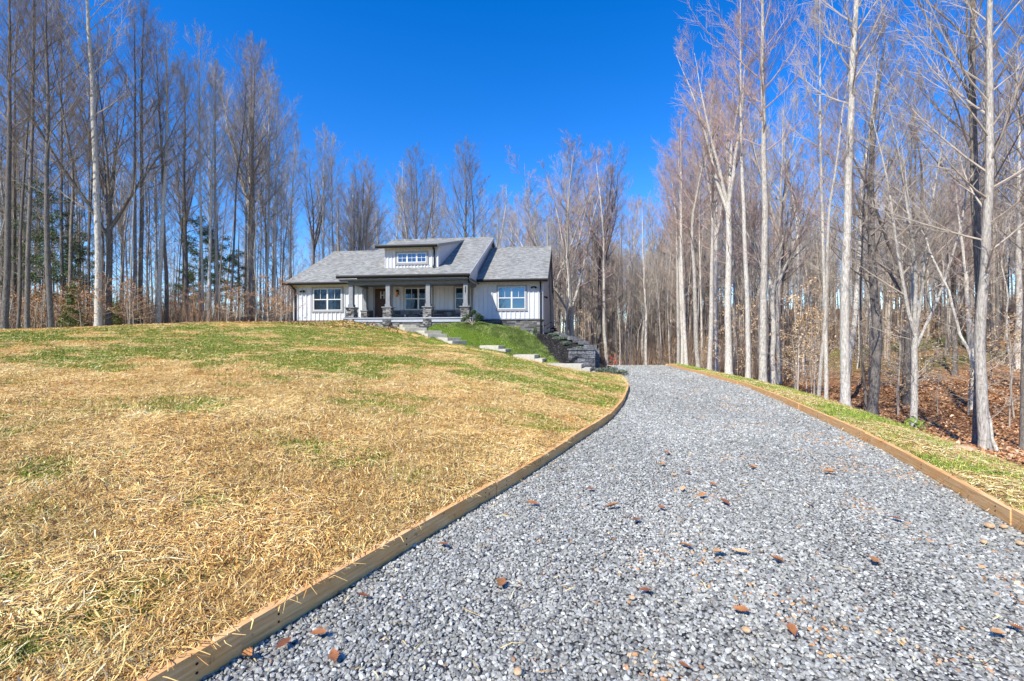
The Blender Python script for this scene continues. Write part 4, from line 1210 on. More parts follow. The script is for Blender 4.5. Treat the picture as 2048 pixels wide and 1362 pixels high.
# ------------------------------------------------------------------ trees
RD = random.Random(5)
def vr(): return Vector((RD.uniform(-1, 1), RD.uniform(-1, 1), RD.uniform(-1, 1)))
def curve(p, d, L, n, up=.1, wob=.1):
    d = d.normalized(); P = [p.copy()]; s = L / n
    for i in range(n):
        d = (d + Vector((0, 0, up)) + vr() * wob).normalized(); p = p + d * s; P.append(p.copy())
    return P
def side_dir(d, ang):
    """direction leaning off d by ang at a random turn"""
    o = d.orthogonal().normalized(); o.rotate(Matrix.Rotation(RD.uniform(0, 2 * math.pi), 3, d))
    return (d * math.cos(ang) + o * math.sin(ang)).normalized()
class Chains:
    def __init__(s): s.g = {}
    def add(s, P, Rr, k):
        s.g.setdefault((len(P), k), []).append(([tuple(p) for p in P], Rr))
    def mesh(s, name, mat, smooth_=True):
        Vs, Fs, base = [], [], 0
        for (m, k), L in s.g.items():
            P = np.array([a for a, b in L], np.float64); Rr = np.array([b for a, b in L])
            d = P[:, -1] - P[:, 0]; d /= np.linalg.norm(d, axis=1, keepdims=True) + 1e-9
            ref = np.where(np.abs(d[:, 2:3]) > .9, np.array([[1., 0, 0]]), np.array([[0, 0, 1.]]))
            u = np.cross(d, ref); u /= np.linalg.norm(u, axis=1, keepdims=True) + 1e-9; v = np.cross(d, u)
            t = np.arange(k) * 2 * math.pi / k
            ring = u[:, None, None] * np.cos(t)[None, None, :, None] + v[:, None, None] * np.sin(t)[None, None, :, None]
            V = P[:, :, None] + ring * Rr[:, :, None, None]
            K = len(L); Vs.append(V.reshape(-1, 3))
            q = (np.arange(K) * m * k)[:, None, None] + (np.arange(m - 1) * k)[None, :, None] + np.arange(k)[None, None, :]
            q2 = (np.arange(K) * m * k)[:, None, None] + (np.arange(m - 1) * k)[None, :, None] + (np.arange(k)[None, None, :] + 1) % k
            Fs.append((np.stack([q, q2, q2 + k, q + k], -1).reshape(-1, 4) + base)); base += K * m * k
        return mesh_np(name, np.concatenate(Vs), np.concatenate(Fs), mat, None, smooth_)
def twiggy(ch, P, Rr, Lp, nsec, nter, tl=1.0, start=.2, upb=.10):
    """side branches and fine twigs along a limb"""
    n = len(P) - 1
    for j in range(nsec):
        s = start + (1 - start) * (j + RD.random()) / nsec
        i = min(int(s * n), n - 1); f = s * n - i
        p = P[i].lerp(P[i + 1], f); d = (P[i + 1] - P[i]).normalized()
        L2 = Lp * .42 * (1.1 - .75 * s) * RD.uniform(.7, 1.25) * tl
        if L2 < .25: L2 = .25
        Q = curve(p, side_dir(d, R(RD.uniform(22, 48))), L2, 4, upb, .10)
        r0 = min(Rr[i] * .55, .014); ch.add(Q, [r0, r0 * .8, r0 * .6, r0 * .45, .003], 3)
        for k in range(nter):
            s2 = .15 + .85 * (k + RD.random()) / nter; i2 = min(int(s2 * 4), 3)
            p2 = Q[i2].lerp(Q[i2 + 1], s2 * 4 - i2); d2 = (Q[i2 + 1] - Q[i2]).normalized()
            L3 = (.22 + L2 * .28) * RD.uniform(.6, 1.4)
            T = curve(p2, side_dir(d2, R(RD.uniform(20, 50))), L3, 2, .12, .12)
            ch.add(T, [.0052, .0045, .0025], 3)
def limb(ch, p, d, L, r, up, nsec, nter, wob=.07, n=6, tl=1.0, start=.2):
    P = curve(p, d, L, n, up, wob)
    Rr = [max(.006, r * (1 - i / n) ** .8) for i in range(n + 1)]
    ch.add(P, Rr, 5 if r > .03 else 4); twiggy(ch, P, Rr, L, nsec, nter, tl, start)
    return P, Rr
PROTO = {}
def finish(key, tr, cr, H_, r_):
    PROTO[key] = dict(trunk=tr.mesh('trunk_' + key, M['bark_pale']), crown=cr.mesh('crown_' + key, M['twig_pale'], False), H=H_, r=r_)
def poplar(key, Hh=24., r=.20, cs=.42, maxL=6.4, nprim=36, wob=.012, nsec=10, nter=8, a0=54, a1=22, stubs=8, lean=0, rnd=.75):
    tr, cr = Chains(), Chains()
    n = 16; P = []; x = y = 0; vx = vy = 0
    for i in range(n + 1):
        t = i / n; vx += RD.gauss(0, wob); vy += RD.gauss(0, wob); vx *= .8; vy *= .8; x += vx * Hh / n * 1.5 + lean * Hh / n * (1 - t); y += vy * Hh / n * 1.5
        P.append(Vector((x, y, -.4 if i == 0 else t * Hh)))
    P.insert(1, P[0].lerp(P[1], .0) + Vector((0, 0, .55))); P.insert(2, P[0].lerp(P[2], .2) + Vector((0, 0, .5)))
    def rad(z): return r * (1 - (max(z, 0) / Hh)) ** .72 + .012
    Rr = [rad(p.z) for p in P]; Rr[0] = r * 1.75; Rr[1] = r * 1.25; Rr[2] = r * 1.06
    tr.add(P, Rr, 10)
    def at(z):
        for i in range(1, len(P)):
            if P[i].z >= z: 
                f = (z - P[i - 1].z) / max(1e-6, P[i].z - P[i - 1].z); return P[i - 1].lerp(P[i], f)
        return P[-1]
    for i in range(nprim):
        tt = (i + RD.random() * .8) / nprim; z = Hh * (cs + (1 - cs) * tt ** .93) * .995
        prof = (.5 + .5 * min(1, tt / .28)) * (1 - tt) ** rnd + .09
        L = maxL * prof * RD.choice((RD.uniform(.75, 1.15), RD.uniform(.45, 1.3)))
        an = R(a0 + (a1 - a0) * tt + RD.uniform(-14, 14)); az = i * 2.4 + RD.uniform(-.6, .6)
        d = Vector((math.sin(an) * math.cos(az), math.sin(an) * math.sin(az), math.cos(an)))
        limb(cr, at(z), d, L, min(rad(z) * .36, .045) * (.5 + .5 * prof), .085, int(nsec * (1.25 if L > 3.2 else 1)) if L > 1.2 else 5, nter, .09, tl=.85)
    for i in range(stubs):
        z = Hh * RD.uniform(.12, cs); an = R(RD.uniform(55, 85)); az = RD.uniform(0, 6.28)
        d = Vector((math.sin(an) * math.cos(az), math.sin(an) * math.sin(az), math.cos(an)))
        limb(cr, at(z), d, RD.uniform(.5, 2.4), .014, .05, 3, 4, .15)
    finish(key, tr, cr, Hh, r)
def spreading(key, Hh=20., r=.26, fork=.34, nl=4, out=34, nprim=12, maxL=3.6, nsec=8, nter=8):
    tr, cr = Chains(), Chains(); zf = Hh * fork; n = 6
    P = [Vector((RD.gauss(0, .04), RD.gauss(0, .04), -.4 if i == 0 else zf * i / n)) for i in range(n + 1)]
    P.insert(1, Vector((0, 0, .3)))
    tr.add(P, [r * 1.7, r * 1.2] + [r * (1.05 - .25 * i / n) for i in range(1, n + 1)], 10)
    for l in range(nl):
        az = l * 2 * math.pi / nl + RD.uniform(-.4, .4); an = R(RD.uniform(out * .4, out))
        z0 = zf * (1 if l < 2 else RD.uniform(.8, 1.0))
        d = Vector((math.sin(an) * math.cos(az), math.sin(an) * math.sin(az), math.cos(an)))
        L = (Hh - z0) * RD.uniform(.78, .98); rl = r * RD.uniform(.5, .68)
        Q = curve(Vector((P[-1].x, P[-1].y, z0 - .15)), d, L, 10, .05, .09)
        Rr = [max(.012, rl * (1 - i / 10) ** .85) for i in range(11)]
        tr.add(Q, Rr, 8)
        for i in range(nprim):
            s = .15 + .85 * (i + RD.random()) / nprim; k = min(int(s * 10), 9); p = Q[k].lerp(Q[k + 1], s * 10 - k); dd = (Q[k + 1] - Q[k]).normalized()
            Lx = maxL * (1.15 - .72 * s) * RD.uniform(.6, 1.25)
            limb(cr, p, side_dir(dd, R(RD.uniform(28, 55))), Lx, min(Rr[k] * .55, .06), .06, nsec, nter, .10)
    for i in range(5):
        z = zf * RD.uniform(.4, 1); az = RD.uniform(0, 6.28); limb(cr, Vector((0, 0, z)), Vector((math.cos(az), math.sin(az), .35)), RD.uniform(1.5, 3.5), .03, .04, 6, 5, .15)
    finish(key, tr, cr, Hh, r)
poplar('a'); poplar('b', 25, .19, .48, 5.6, 32, .018); poplar('c', 23, .22, .34, 7.4, 40, .022, a0=56, rnd=.6); poplar('h', 22, .21, .38, 7.0, 34, .03, a0=60, a1=30, rnd=.5)
poplar('d', 22, .13, .5, 4.2, 28, .025, 8, 7, stubs=10); poplar('e', 24, .17, .55, 4.8, 28, .016, 9, 7, stubs=6, rnd=.6); poplar('f', 18, .09, .45, 3.2, 28, .04, 6, 6, stubs=12)
poplar('g', 20, .15, .3, 6.0, 36, .03, 9, 7, 62, 30, rnd=.5)
poplar('pole', 13, .05, .35, 2.6, 22, .06, 5, 5, 60, 28, 8)
poplar('bent', 21, .14, .45, 4.8, 32, .05, 8, 7, stubs=8, lean=.10)
spreading('oak', out=40, maxL=4.2); spreading('maple', 22, .2, .26, 5, 26, 14, 3.8); spreading('elm', 19, .17, .40, 5, 36, 13, 3.8); spreading('ash', 22, .24, .5, 4, 30, 14, 4.0)
crown_tri = sum(len(p['crown'].polygons) for p in PROTO.values())
print('crown faces', crown_tri)

def place_tree(key, x, y, dia, Hh, label, group, tone='pale', rz=None, lean=(0, 0), name='bare_tree', cat='tree'):
    p = PROTO[key]
    s = dia / 2 / p['r']; sz = Hh / p['H']; whole = key in ('oak', 'maple', 'elm', 'ash', 'bent')
    sxy = min(max(s, sz * .7), sz * 1.5) if whole else min(max(s, sz * .85), sz * 1.15)
    z = float(lawnz(x, y)) if (y < 33 and x < XB(y)) else float(groundz(np.array([x]), np.array([y]))[0])
    e = empty(name, (x, y, z), RD.uniform(0, 6.28) if rz is None else rz)
    e.rotation_euler = (lean[0], lean[1], e.rotation_euler.z); e.scale = (sxy, sxy, sz)
    tag(e, label, cat, group)
    t = bpy.data.objects.new('trunk', p['trunk']); COL.objects.link(t); t.parent = e
    c = bpy.data.objects.new('crown', p['crown']); COL.objects.link(c); c.parent = e
    if not whole: k_ = min(max(s / sxy, .55), 1.7); t.scale = (k_, k_, 1)
    if tone != 'pale':
        t.material_slots[0].link = 'OBJECT'; t.material_slots[0].material = M['bark_dark'] if 'dark' in tone else M['bark_pale']
        c.material_slots[0].link = 'OBJECT'; c.material_slots[0].material = M['twig_dark'] if 'dark' in tone else M['twig_red']
    return e

SKX = [-400, -200, 0, 100, 200, 250, 340, 400, 500, 580, 620, 700, 760, 790, 840, 880, 930, 985, 1030, 1060, 1145, 1230, 1262, 1290, 1330, 1370, 1440, 1500, 1600, 1700, 1800, 1900, 2048, 2400]
SKY = [-300, -200, -100, -60, -20, 10, 70, 100, 100, 200, 255, 330, 375, 350, 300, 355, 290, 375, 390, 330, 295, 300, 375, 400, 340, 200, 70, 0, 40, -60, 30, -60, -120, -200]
def topY(px, Y): return 1.5 + (681 - np.interp(px, SKX, SKY)) / FPX * Y
HAND = [  # px, distance, trunk diameter, proto, tone, top pixel row, label
    (8, 25.5, .50, 'a', 'dark', -160, 'thick rough trunk at the far left edge of the photo'),
    (34, 27, .26, 'd', 'dark', -80, 'thin straight trunk just right of the leftmost thick trunk'),
    (55, 26.5, .36, 'e', 'dark', -120, 'third trunk from the left edge, slightly leaning, bare'),
    (103, 27, .48, 'c', 'dark', -60, 'crooked dark trunk with forked limbs before the left pines'),
    (133, 30, .36, 'bent', 'dark', 40, 'leaning dark trunk beside the crooked tree at left'),
    (172, 31, .24, 'd', 'dark', 20, 'slim bare trunk left of the tallest banded trunk'),
    (196, 28.5, .56, 'b', 'pale', -200, 'tall straight trunk with banded bark rising past the picture at left'),
    (217, 29.5, .56, 'oak', 'dark', 60, 'dark spreading oak with wide crooked limbs at left'),
    (270, 30, .32, 'e', 'dark', 30, 'slim tall tree right of the spreading oak'),
    (282, 30.5, .42, 'a', 'dark', 10, 'dark straight trunk in the pair right of the oak'),
    (318, 31, .40, 'e', 'pale', 60, 'pale tall trunk in the middle of the left woods'),
    (333, 32, .34, 'b', 'dark', 75, 'dark trunk touching the pale tall one in the left woods'),
    (368, 34, .40, 'c', 'dark', 130, 'ivy dark trunk deeper behind the lawn crest'),
    (405, 33, .26, 'e', 'pale', 78, 'very thin pale tree with a narrow feathery top'),
    (419, 33, .30, 'b', 'pale', 120, 'straight pale trunk before the second pine group'),
    (439, 34, .30, 'a', 'pale', 150, 'straight trunk right of the second pine group'),
    (462, 35, .24, 'd', 'dark', 170, 'thin dark trunk left of the tallest crown by the house'),
    (500, 36, .40, 'c', 'dark', 92, 'broad tree with pointed crown left of the house'),
    (513, 38.5, .36, 'a', 'dark', 88, 'tall pointed crown twin behind the broad tree by the house'),
    (529, 37, .30, 'a', 'pale', 140, 'pale slender tree nearest the left end of the house'),
    (548, 38, .28, 'b', 'pale', 190, 'medium bare tree just left of the roof'),
    (577, 41, .28, 'b', 'pale', 250, 'bare tree rising above the left roof eave'),
    (640, 42, .30, 'a', 'pale', 245, 'tall bare tree behind the left roof slope'),
    (672, 44, .26, 'e', 'pale', 270, 'narrow bare tree behind the left wing ridge'),
    (716, 46, .34, 'h', 'dark', 322, 'round topped bare tree left of the dormer'),
    (836, 50, .40, 'c', 'dark', 290, 'broad pointed bare tree above the dormer'),
    (862, 53, .32, 'a', 'pale', 330, 'smaller bare tree between the two tall crowns over the ridge'),
    (932, 50, .44, 'c', 'dark', 277, 'tallest pointed bare tree above the main ridge'),
    (988, 52, .30, 'd', 'pale', 370, 'small bare tree above the right end of the main ridge'),
    (1143, 40, .46, 'maple', 'red', 286, 'wide branching bare tree just right of the house'),
    (1199, 43, .40, 'ash', 'dark', 292, 'dark trunk with tall rounded crown right of the house'),
    (1104, 40, .38, 'elm', 'pale', 360, 'spreading bare tree touching the right gable'),
    (1357, 28.5, .22, 'e', 'red', 290, 'first of three slim pale trunks past the driveway crest'),
    (1365, 28, .22, 'b', 'red', 260, 'middle of three slim pale trunks past the driveway crest'),
    (1373, 27.5, .24, 'a', 'red', 230, 'last of three slim pale trunks past the driveway crest'),
    (1403, 24, .24, 'bent', 'red', 190, 'curving pale trunk at the top of the grass verge'),
    (1418, 23.5, .26, 'a', 'red', 170, 'pale straight trunk next to the curving one'),
    (1457, 20.5, .32, 'ash', 'red', 60, 'pale tree forking high, with flared root, by the verge'),
    (1496, 18.5, .22, 'e', 'red', -40, 'slender white barked trunk left of the thicker white trunk'),
    (1525, 17.0, .30, 'b', 'red', -160, 'thick white barked trunk rising straight out of the picture'),
    (1638, 13.8, .13, 'bent', 'red', 120, 'thin leaning trunk left of the big speckled trunk'),
    (1652, 13.4, .13, 'e', 'pale', -60, 'thin upright trunk just left of the big speckled trunk'),
    (1691, 12.2, .28, 'b', 'pale', -420, 'big pale speckled trunk rising straight beside the verge'),
    (1742, 17.5, .40, 'g', 'dark', 40, 'rough double trunk wrapped in a looping vine'),
    (1829, 11.2, .20, 'maple', 'pale', 110, 'smooth pale tree forking above the leafy slope'),
    (1815, 24, .50, 'oak', 'dark', 130, 'dark thick tree behind the smooth pale forked one'),
    (1957, 10.4, .28, 'c', 'dark', -450, 'dark half of the joined double trunk at right'),
    (1972, 9.8, .27, 'g', 'pale', -260, 'pale smooth half of the joined double trunk at right'),
    (1990, 9.9, .10, 'pole', 'pale', 420, 'thin pale sapling bending right beside the double trunk'),
    (2044, 12.5, .22, 'c', 'dark', -200, 'dark trunk cut by the right edge of the photo'),
]
XY = []
for i, (px_, Y, dia, key, tone, top, lab) in enumerate(HAND):
    x = (px_ - 1024) / FPX * Y; dia /= math.sqrt(1 + ((px_ - 1024) / FPX) ** 2) * (1.12 if px_ < 600 else 1)
    gz0 = float(groundz(np.array([x]), np.array([Y]))[0])
    Hh = (1.5 + (681 - top) / FPX * Y - gz0) * (.965 if 600 < px_ < 1250 else 1)
    ln = (0, 0)
    if px_ == 1638: ln = (0, R(5))
    if px_ == 1990: ln = (0, R(14))
    place_tree(key, x, Y, dia, min(Hh, 27), lab, None, tone, lean=ln)
    XY.append((x, Y))
# vine round the double trunk
x = (1742 - 1024) / FPX * 17.5; z = float(groundz(np.array([x]), np.array([17.5]))[0])
mb = MB(); pts = []
for i in range(60):
    t = i / 59; a = t * 9; pts.append((x + math.cos(a) * (.26 + .05 * math.sin(i)), 17.5 + math.sin(a) * .26, z + t * 6))
mb.tube(pts, .022, 5); tag(mb.build('vine', M['bark_dark'], None, smooth_=True), 'dark woody vine looping up the rough double trunk', 'vine')

def number(objs, text):
    for i, (e, adj) in enumerate(sorted(objs, key=lambda q: q[0].location.x / max(q[0].location.y, .1))): e['label'] = (adj + ' ' + text + ', ' + nth(i + 1)).strip()
def scatter_trees(n, pxr, yr, keys, tones, diam, label, group, jitter=(.72, 1.0), mind=1.3, hmax=26, seed=1):
    r_ = random.Random(seed); k = 0; tries = 0; made = []
    while k < n and tries < n * 60:
        tries += 1
        px_ = r_.uniform(*pxr); Y = yr[0] + (yr[1] - yr[0]) * r_.random() ** .8
        x = (px_ - 1024) / FPX * Y
        if x < 0 and Y - 1.28 * x < 57 and Y < 45: continue
        if x < XR(Y) + 1.6 and Y < 29 and px_ > 1024: continue
        if any((x - a) ** 2 + (Y - b) ** 2 < mind ** 2 for a, b in XY): continue
        g0 = float(groundz(np.array([x]), np.array([Y]))[0])
        Hh = (topY(px_, Y) - g0) * r_.uniform(*jitter)
        if Hh < 7: continue
        Hh = min(Hh, r_.uniform(hmax * .75, hmax))
        tn = r_.choice(tones); made.append((place_tree(r_.choice(keys), x, Y, r_.uniform(*diam), Hh, label, group, tn), {'dark': 'dark', 'pale': 'pale', 'red': 'reddish twigged'}[tn])); XY.append((x, Y)); k += 1
    number(made, label)
A_ = ['a', 'b', 'c', 'd', 'e', 'g', 'h', 'bent', 'ash']; S_ = ['f', 'pole', 'd', 'f']
scatter_trees(24, (-120, 590), (32, 56), A_, ['dark', 'pale', 'dark'], (.14, .28), 'bare tree back in the left woods behind the lawn', 'bare trees back in the left woods', seed=2)
scatter_trees(62, (-60, 600), (28, 46), S_, ['dark', 'pale', 'dark'], (.05, .13), 'thin bare sapling among the left woods', 'thin saplings in the left woods', (.45, .8), .7, 17, seed=3)
scatter_trees(26, (600, 1090), (44, 66), A_, ['dark', 'pale', 'red'], (.22, .38), 'bare tree behind the house showing above the roof', 'bare trees behind the house', (.8, 1.0), 1.6, seed=4)
scatter_trees(22, (590, 1080), (46, 64), ['d', 'e', 'f', 'b', 'g'], ['dark', 'pale', 'pale'], (.12, .22), 'slim bare tree in the screen behind the roof', 'slim trees behind the roof', (.55, .92), 1.2, seed=14)
scatter_trees(30, (1100, 1440), (33, 62), A_, ['pale', 'red', 'dark'], (.2, .36), 'bare trunk beyond the driveway crest', 'bare trees beyond the driveway crest', (.6, 1.0), 1.3, seed=5)
scatter_trees(24, (1105, 1450), (30, 50), S_, ['pale', 'dark'], (.07, .14), 'thin bare sapling beyond the driveway crest', 'thin saplings beyond the driveway crest', (.4, .75), .7, 16, seed=6)
scatter_trees(28, (1420, 2250), (17, 55), A_ + ['elm', 'maple'], ['pale', 'red', 'dark', 'red'], (.16, .40), 'bare tree in the hollow right of the driveway', 'bare trees in the hollow right of the driveway', (.5, .95), 1.8, seed=7)
scatter_trees(26, (1450, 2200), (14, 40), S_, ['pale', 'pale', 'dark'], (.05, .12), 'thin bare sapling on the leafy slope at right', 'thin saplings on the leafy slope at right', (.4, .8), .8, 14, seed=8)

# saplings that keep their dry leaves
def leaf_cloud(P, s, tilt=.8):
    n = len(P); a = rng.normal(size=(n, 3)); a /= np.linalg.norm(a, axis=1, keepdims=True)
    b = np.cross(a, rng.normal(size=(n, 3))); b /= np.linalg.norm(b, axis=1, keepdims=True)
    s = s[:, None]
    return np.stack([P - a * s, P - b * s * .5, P + a * s, P + b * s * .5], 1).reshape(-1, 3), np.arange(n * 4).reshape(-1, 4)
def sapling_proto(seed, Hh=4.5, nl=520, pal=LEAF, ls=.042, tiers=20):
    global RD
    tr = Chains(); pts = []
    P = curve(Vector((0, 0, -.2)), Vector((0, 0, 1)), Hh, 8, .1, .08); tr.add(P, [.03 * (1 - i / 9) + .005 for i in range(9)], 6)
    for i in range(tiers):
        t = .2 + .78 * i / tiers; k = min(int(t * 8), 7); p = P[k].lerp(P[k + 1], t * 8 - k); az = RD.uniform(0, 6.28)
        L = 1.5 * (1.05 - t) + .35
        Q = curve(p, Vector((math.cos(az), math.sin(az), .35)), L, 4, .02, .15); tr.add(Q, [.012, .01, .008, .006, .004], 4)
        for j in range(nl // tiers):
            s = RD.uniform(.2, 1) * 4; q = min(int(s), 3); c_ = Q[q].lerp(Q[q + 1], s - q); pts.append(c_ + vr() * .11)
    P_ = np.array([tuple(p) for p in pts]); V, F = leaf_cloud(P_, ls * rng.uniform(.6, 1.2, len(P_)))
    return tr.mesh('stem', M['twig_pale']), mesh_np('foliage', V, F, M['dead_leaf'], np.repeat(pick(pal, len(P_), .2), 4, 0))
BEECH = [(.52, .33, .16), (.62, .44, .25), (.44, .25, .11), (.66, .50, .32)]
RUST = [(.46, .20, .07), (.52, .27, .10), (.34, .13, .05), (.58, .34, .15)]
sap_t = [sapling_proto(i, 4.5, 640, BEECH) for i in range(3)]; sap_r = [sapling_proto(i, 3.2, 600, RUST) for i in range(2)]
SAPS = {}
def place_sap(pr, x, y, sc_, label, group, name='sapling'):
    z = float(lawnz(x, y)) if (y < 33 and x < XB(y)) else float(groundz(np.array([x]), np.array([y]))[0])
    e = empty(name, (x, y, z), RD.uniform(0, 6.28)); e.scale = (sc_, sc_, sc_); tag(e, label, 'sapling', group)
    if group: SAPS.setdefault(label, []).append((e, 'tall' if sc_ > 1.05 else 'short' if sc_ < .75 else ''))
    for nm, me in zip(('trunk', 'foliage'), pr):
        o = bpy.data.objects.new(nm, me); COL.objects.link(o); o.parent = e
r_ = random.Random(4)
k = 0
while k < 60:
    px_ = r_.uniform(1450, 2150); Y = r_.uniform(16, 48); x = (px_ - 1024) / FPX * Y
    if x < XR(Y) + 2.2: continue
    place_sap(r_.choice(sap_t), x, Y, r_.uniform(.6, 1.3), 'young beech with tan dry leaves in the right woods', 'young tan leaved beeches in the right woods'); k += 1
for k in range(18):
    px_ = r_.uniform(1210, 1440); Y = r_.uniform(33, 55); x = (px_ - 1024) / FPX * Y
    place_sap(r_.choice(sap_t), x, Y, r_.uniform(.5, .9), 'young beech with tan leaves beyond the driveway crest', 'tan leaved beeches beyond the driveway crest')
for k in range(80):
    px_ = r_.uniform(-60, 580); Y = r_.uniform(28.5, 40); x = (px_ - 1024) / FPX * Y
    place_sap(r_.choice(sap_r), x, Y, r_.uniform(.6, 1.25), 'sapling with rusty dry leaves under the left trees', 'rusty leaved saplings under the left trees')
for lb_, os_ in SAPS.items(): number(os_, lb_)
place_sap(sap_t[0], (1170 - 1024) / FPX * 31, 31, .85, 'single tan leaved sapling behind the block wall', None)
red_ = sapling_proto(9, 2.4, 500, [(.55, .05, .03), (.42, .06, .04), (.65, .15, .06)], .05)
place_sap(red_, (1226 - 1024) / FPX * 31, 31, .7, 'small bright red leaved bush beyond the driveway crest', None, 'red_bush')

# evergreens in the left woods
def pine_proto(Hh, seed, dens=1.0):
    tr = Chains(); pts = []
    P = curve(Vector((0, 0, -.3)), Vector((0, 0, 1)), Hh, 8, .2, .02); tr.add(P, [.17 * (1 - i / 9) + .01 for i in range(9)], 8)
    for i in range(int(34 * dens)):
        t = .28 + .7 * i / (46 * dens); k = min(int(t * 8), 7); p = P[k].lerp(P[k + 1], t * 8 - k); az = RD.uniform(0, 6.28)
        L = 2.6 * (1.05 - t) ** .7 * RD.uniform(.6, 1.15) + .3
        Q = curve(p, Vector((math.cos(az), math.sin(az), .18)), L, 5, .02, .07); tr.add(Q, [.03, .025, .018, .012, .008, .004], 4)
        for j in range(26):
            s = RD.uniform(.3, 1) * 5; q = min(int(s), 4); c_ = Q[q].lerp(Q[q + 1], s - q); sd = vr() * .28; sd.z *= .35
            for _ in range(11): pts.append(c_ + sd + vr() * .15)
    P_ = np.array([tuple(p) for p in pts]); V, F = leaf_cloud(P_, .055 * rng.uniform(.6, 1.3, len(P_)))
    PG = [(.06, .11, .04), (.10, .15, .05), (.04, .075, .035), (.15, .19, .07)]
    return tr.mesh('stem', M['bark_dark']), mesh_np('foliage', V, F, M['leafy'], np.repeat(pick(PG, len(P_), .2), 4, 0))
pines = [pine_proto(13, 1), pine_proto(11, 2)]
for i, (px_, Y, s, lab) in enumerate(((92, 33, 1.08, 'dark pine behind the crooked trunk at left'), (125, 36, .98, 'second dark pine, right of the crooked trunk'), (160, 38, .88, 'shorter dark pine right of the other two left pines'), (45, 40, 1.15, 'dim pine farthest back at the left'), (400, 37, .92, 'green pine between the pale trunks left of the house'), (432, 39, .98, 'taller green pine nearer the house'), (478, 44, .85, 'faint pine behind the broad tree left of the house'), (378, 46, .8, 'small pine left of the green pair'), (1600, 45, .5, 'small evergreen low in the right woods'))):
    x = (px_ - 1024) / FPX * Y
    e = empty('pine_tree', (x, Y, float(groundz(np.array([x]), np.array([Y]))[0])), i * 1.7); e.scale = (s, s, s); tag(e, lab, 'pine')
    for nm, me in zip(('trunk', 'crown'), pines[i % 2]): o = bpy.data.objects.new(nm, me); COL.objects.link(o); o.parent = e
# small cedar low at left
def shrub(name, blobs, pal, n, ls, label, stems=None, cat='shrub', group=None, loc=(0, 0, 0)):
    P = []
    for (c, r) in blobs:
        k = int(n * (r[0] * r[2]) / sum(q[1][0] * q[1][2] for q in blobs))
        d = rng.normal(size=(k, 3)); d /= np.linalg.norm(d, axis=1, keepdims=True)
        P.append(np.array(c) + d * np.array(r) * (rng.random((k, 1)) ** .35) * (1 + .12 * rng.normal(size=(k, 1))))
    P = np.concatenate(P); V, F = leaf_cloud(P, ls * rng.uniform(.6, 1.3, len(P)))
    e = empty(name, loc); tag(e, label, cat, group)
    link('foliage', mesh_np('foliage', V, F, M['leafy'], np.repeat(pick(pal, len(P), .25), 4, 0)), e)
    mb = MB()
    for s in (stems or [[(0, 0, -.05), (0, 0, blobs[0][0][2])]]): mb.tube(s, [.02 * (1 - .5 * i / len(s)) for i in range(len(s))], 6)
    mb.build('stem', M['twig_pale'], e)
    return e
DG = [(.04, .08, .025), (.07, .12, .035), (.025, .05, .02), (.12, .17, .06)]
YG = [(.28, .30, .05), (.16, .22, .04), (.36, .33, .08)]
JG = [(.10, .14, .09), (.17, .20, .14), (.06, .09, .06), (.24, .25, .17)]
def at(px, py, Y): p = ray(px, py, Y); return p
# topiary
b0 = ray(944, 650, 26.2); g0 = float(lawnz(b0.x, b0.y)); base = Vector((b0.x, b0.y, g0))
def rel(px, py, dy=0):
    p = ray(px, py, 26.2 + dy); return (p.x - base.x, p.y - base.y, p.z - base.z)
balls = [(rel(947.6, 623.5), .17), (rel(956, 632, -.1), .20), (rel(936, 632.5, .1), .155), (rel(928, 638), .14), (rel(963.5, 635), .13), (rel(952, 640, -.15), .12)]
shrub('topiary', [(c, (r, r, r * .85)) for c, r in balls], DG, 3800, .028, 'pom pom topiary shrub with clipped balls beside the rightmost porch column',
      [[(0, 0, -.1), (.03, 0, .25), balls[0][0]], [(0, 0, 0), (.12, -.02, .15), balls[1][0]], [(.01, 0, .1), balls[2][0]], [(0, 0, .05), balls[3][0]], [(.1, -.02, .15), balls[4][0]]], 'topiary', loc=base)
for px_, py_, Y, r, h, pal, lab in ((1013, 653, 27.6, .17, .13, DG, 'low green shrub against the stone foundation, leftmost of four'), (1035, 656, 27.3, .19, .17, YG, 'yellow green shrub against the stone foundation'), (1051, 661, 27.3, .17, .14, JG, 'dull green shrub between the yellow one and the small cone shaped one'), (1070, 664, 27.2, .14, .28, DG, 'small cone shaped evergreen by the right downspout'), (597, 648, 29.9, .14, .12, DG, 'tiny green plant at the left corner of the house'), (690, 646, 29.7, .1, .16, DG, 'tiny plant by the leftmost porch column')):
    p = ray(px_, py_, Y); zz = float(lawnz(p.x, p.y)); zz = max(zz, bedz(p.x, p.y) if p.x > .8 else zz)
    shrub('shrub', [((0, 0, h * .8), (r, r, h))], pal, 500, .03, lab, loc=(p.x, p.y, zz))
JN = ['nearest the gooseneck lamps', 'second from the house corner', 'in the middle of the mulch bed', 'second from the block pier', 'just behind the block pier']
for (t, u), nm in zip(((.86, .80), (.70, .84), (.52, .80), (.30, .82), (.12, .80)), JN):
    i = int(t * 59); j = int(u * 39); x, y, z = XX0[i, j] if False else (AX[i, j] * (1 - UU[i, j]) + BX[i, j] * UU[i, j], AY[i, j] * (1 - UU[i, j]) + BY[i, j] * UU[i, j], 0)
    z = bedz(x, y)
    bl = [((RD.uniform(-.3, .3), RD.uniform(-.3, .3), RD.uniform(.06, .14)), (.26, .26, .10)) for _ in range(4)]
    shrub('juniper', bl, JG, 900, .035, 'spreading gray green juniper on dark mulch, ' + nm, cat='shrub', loc=(x, y, z))
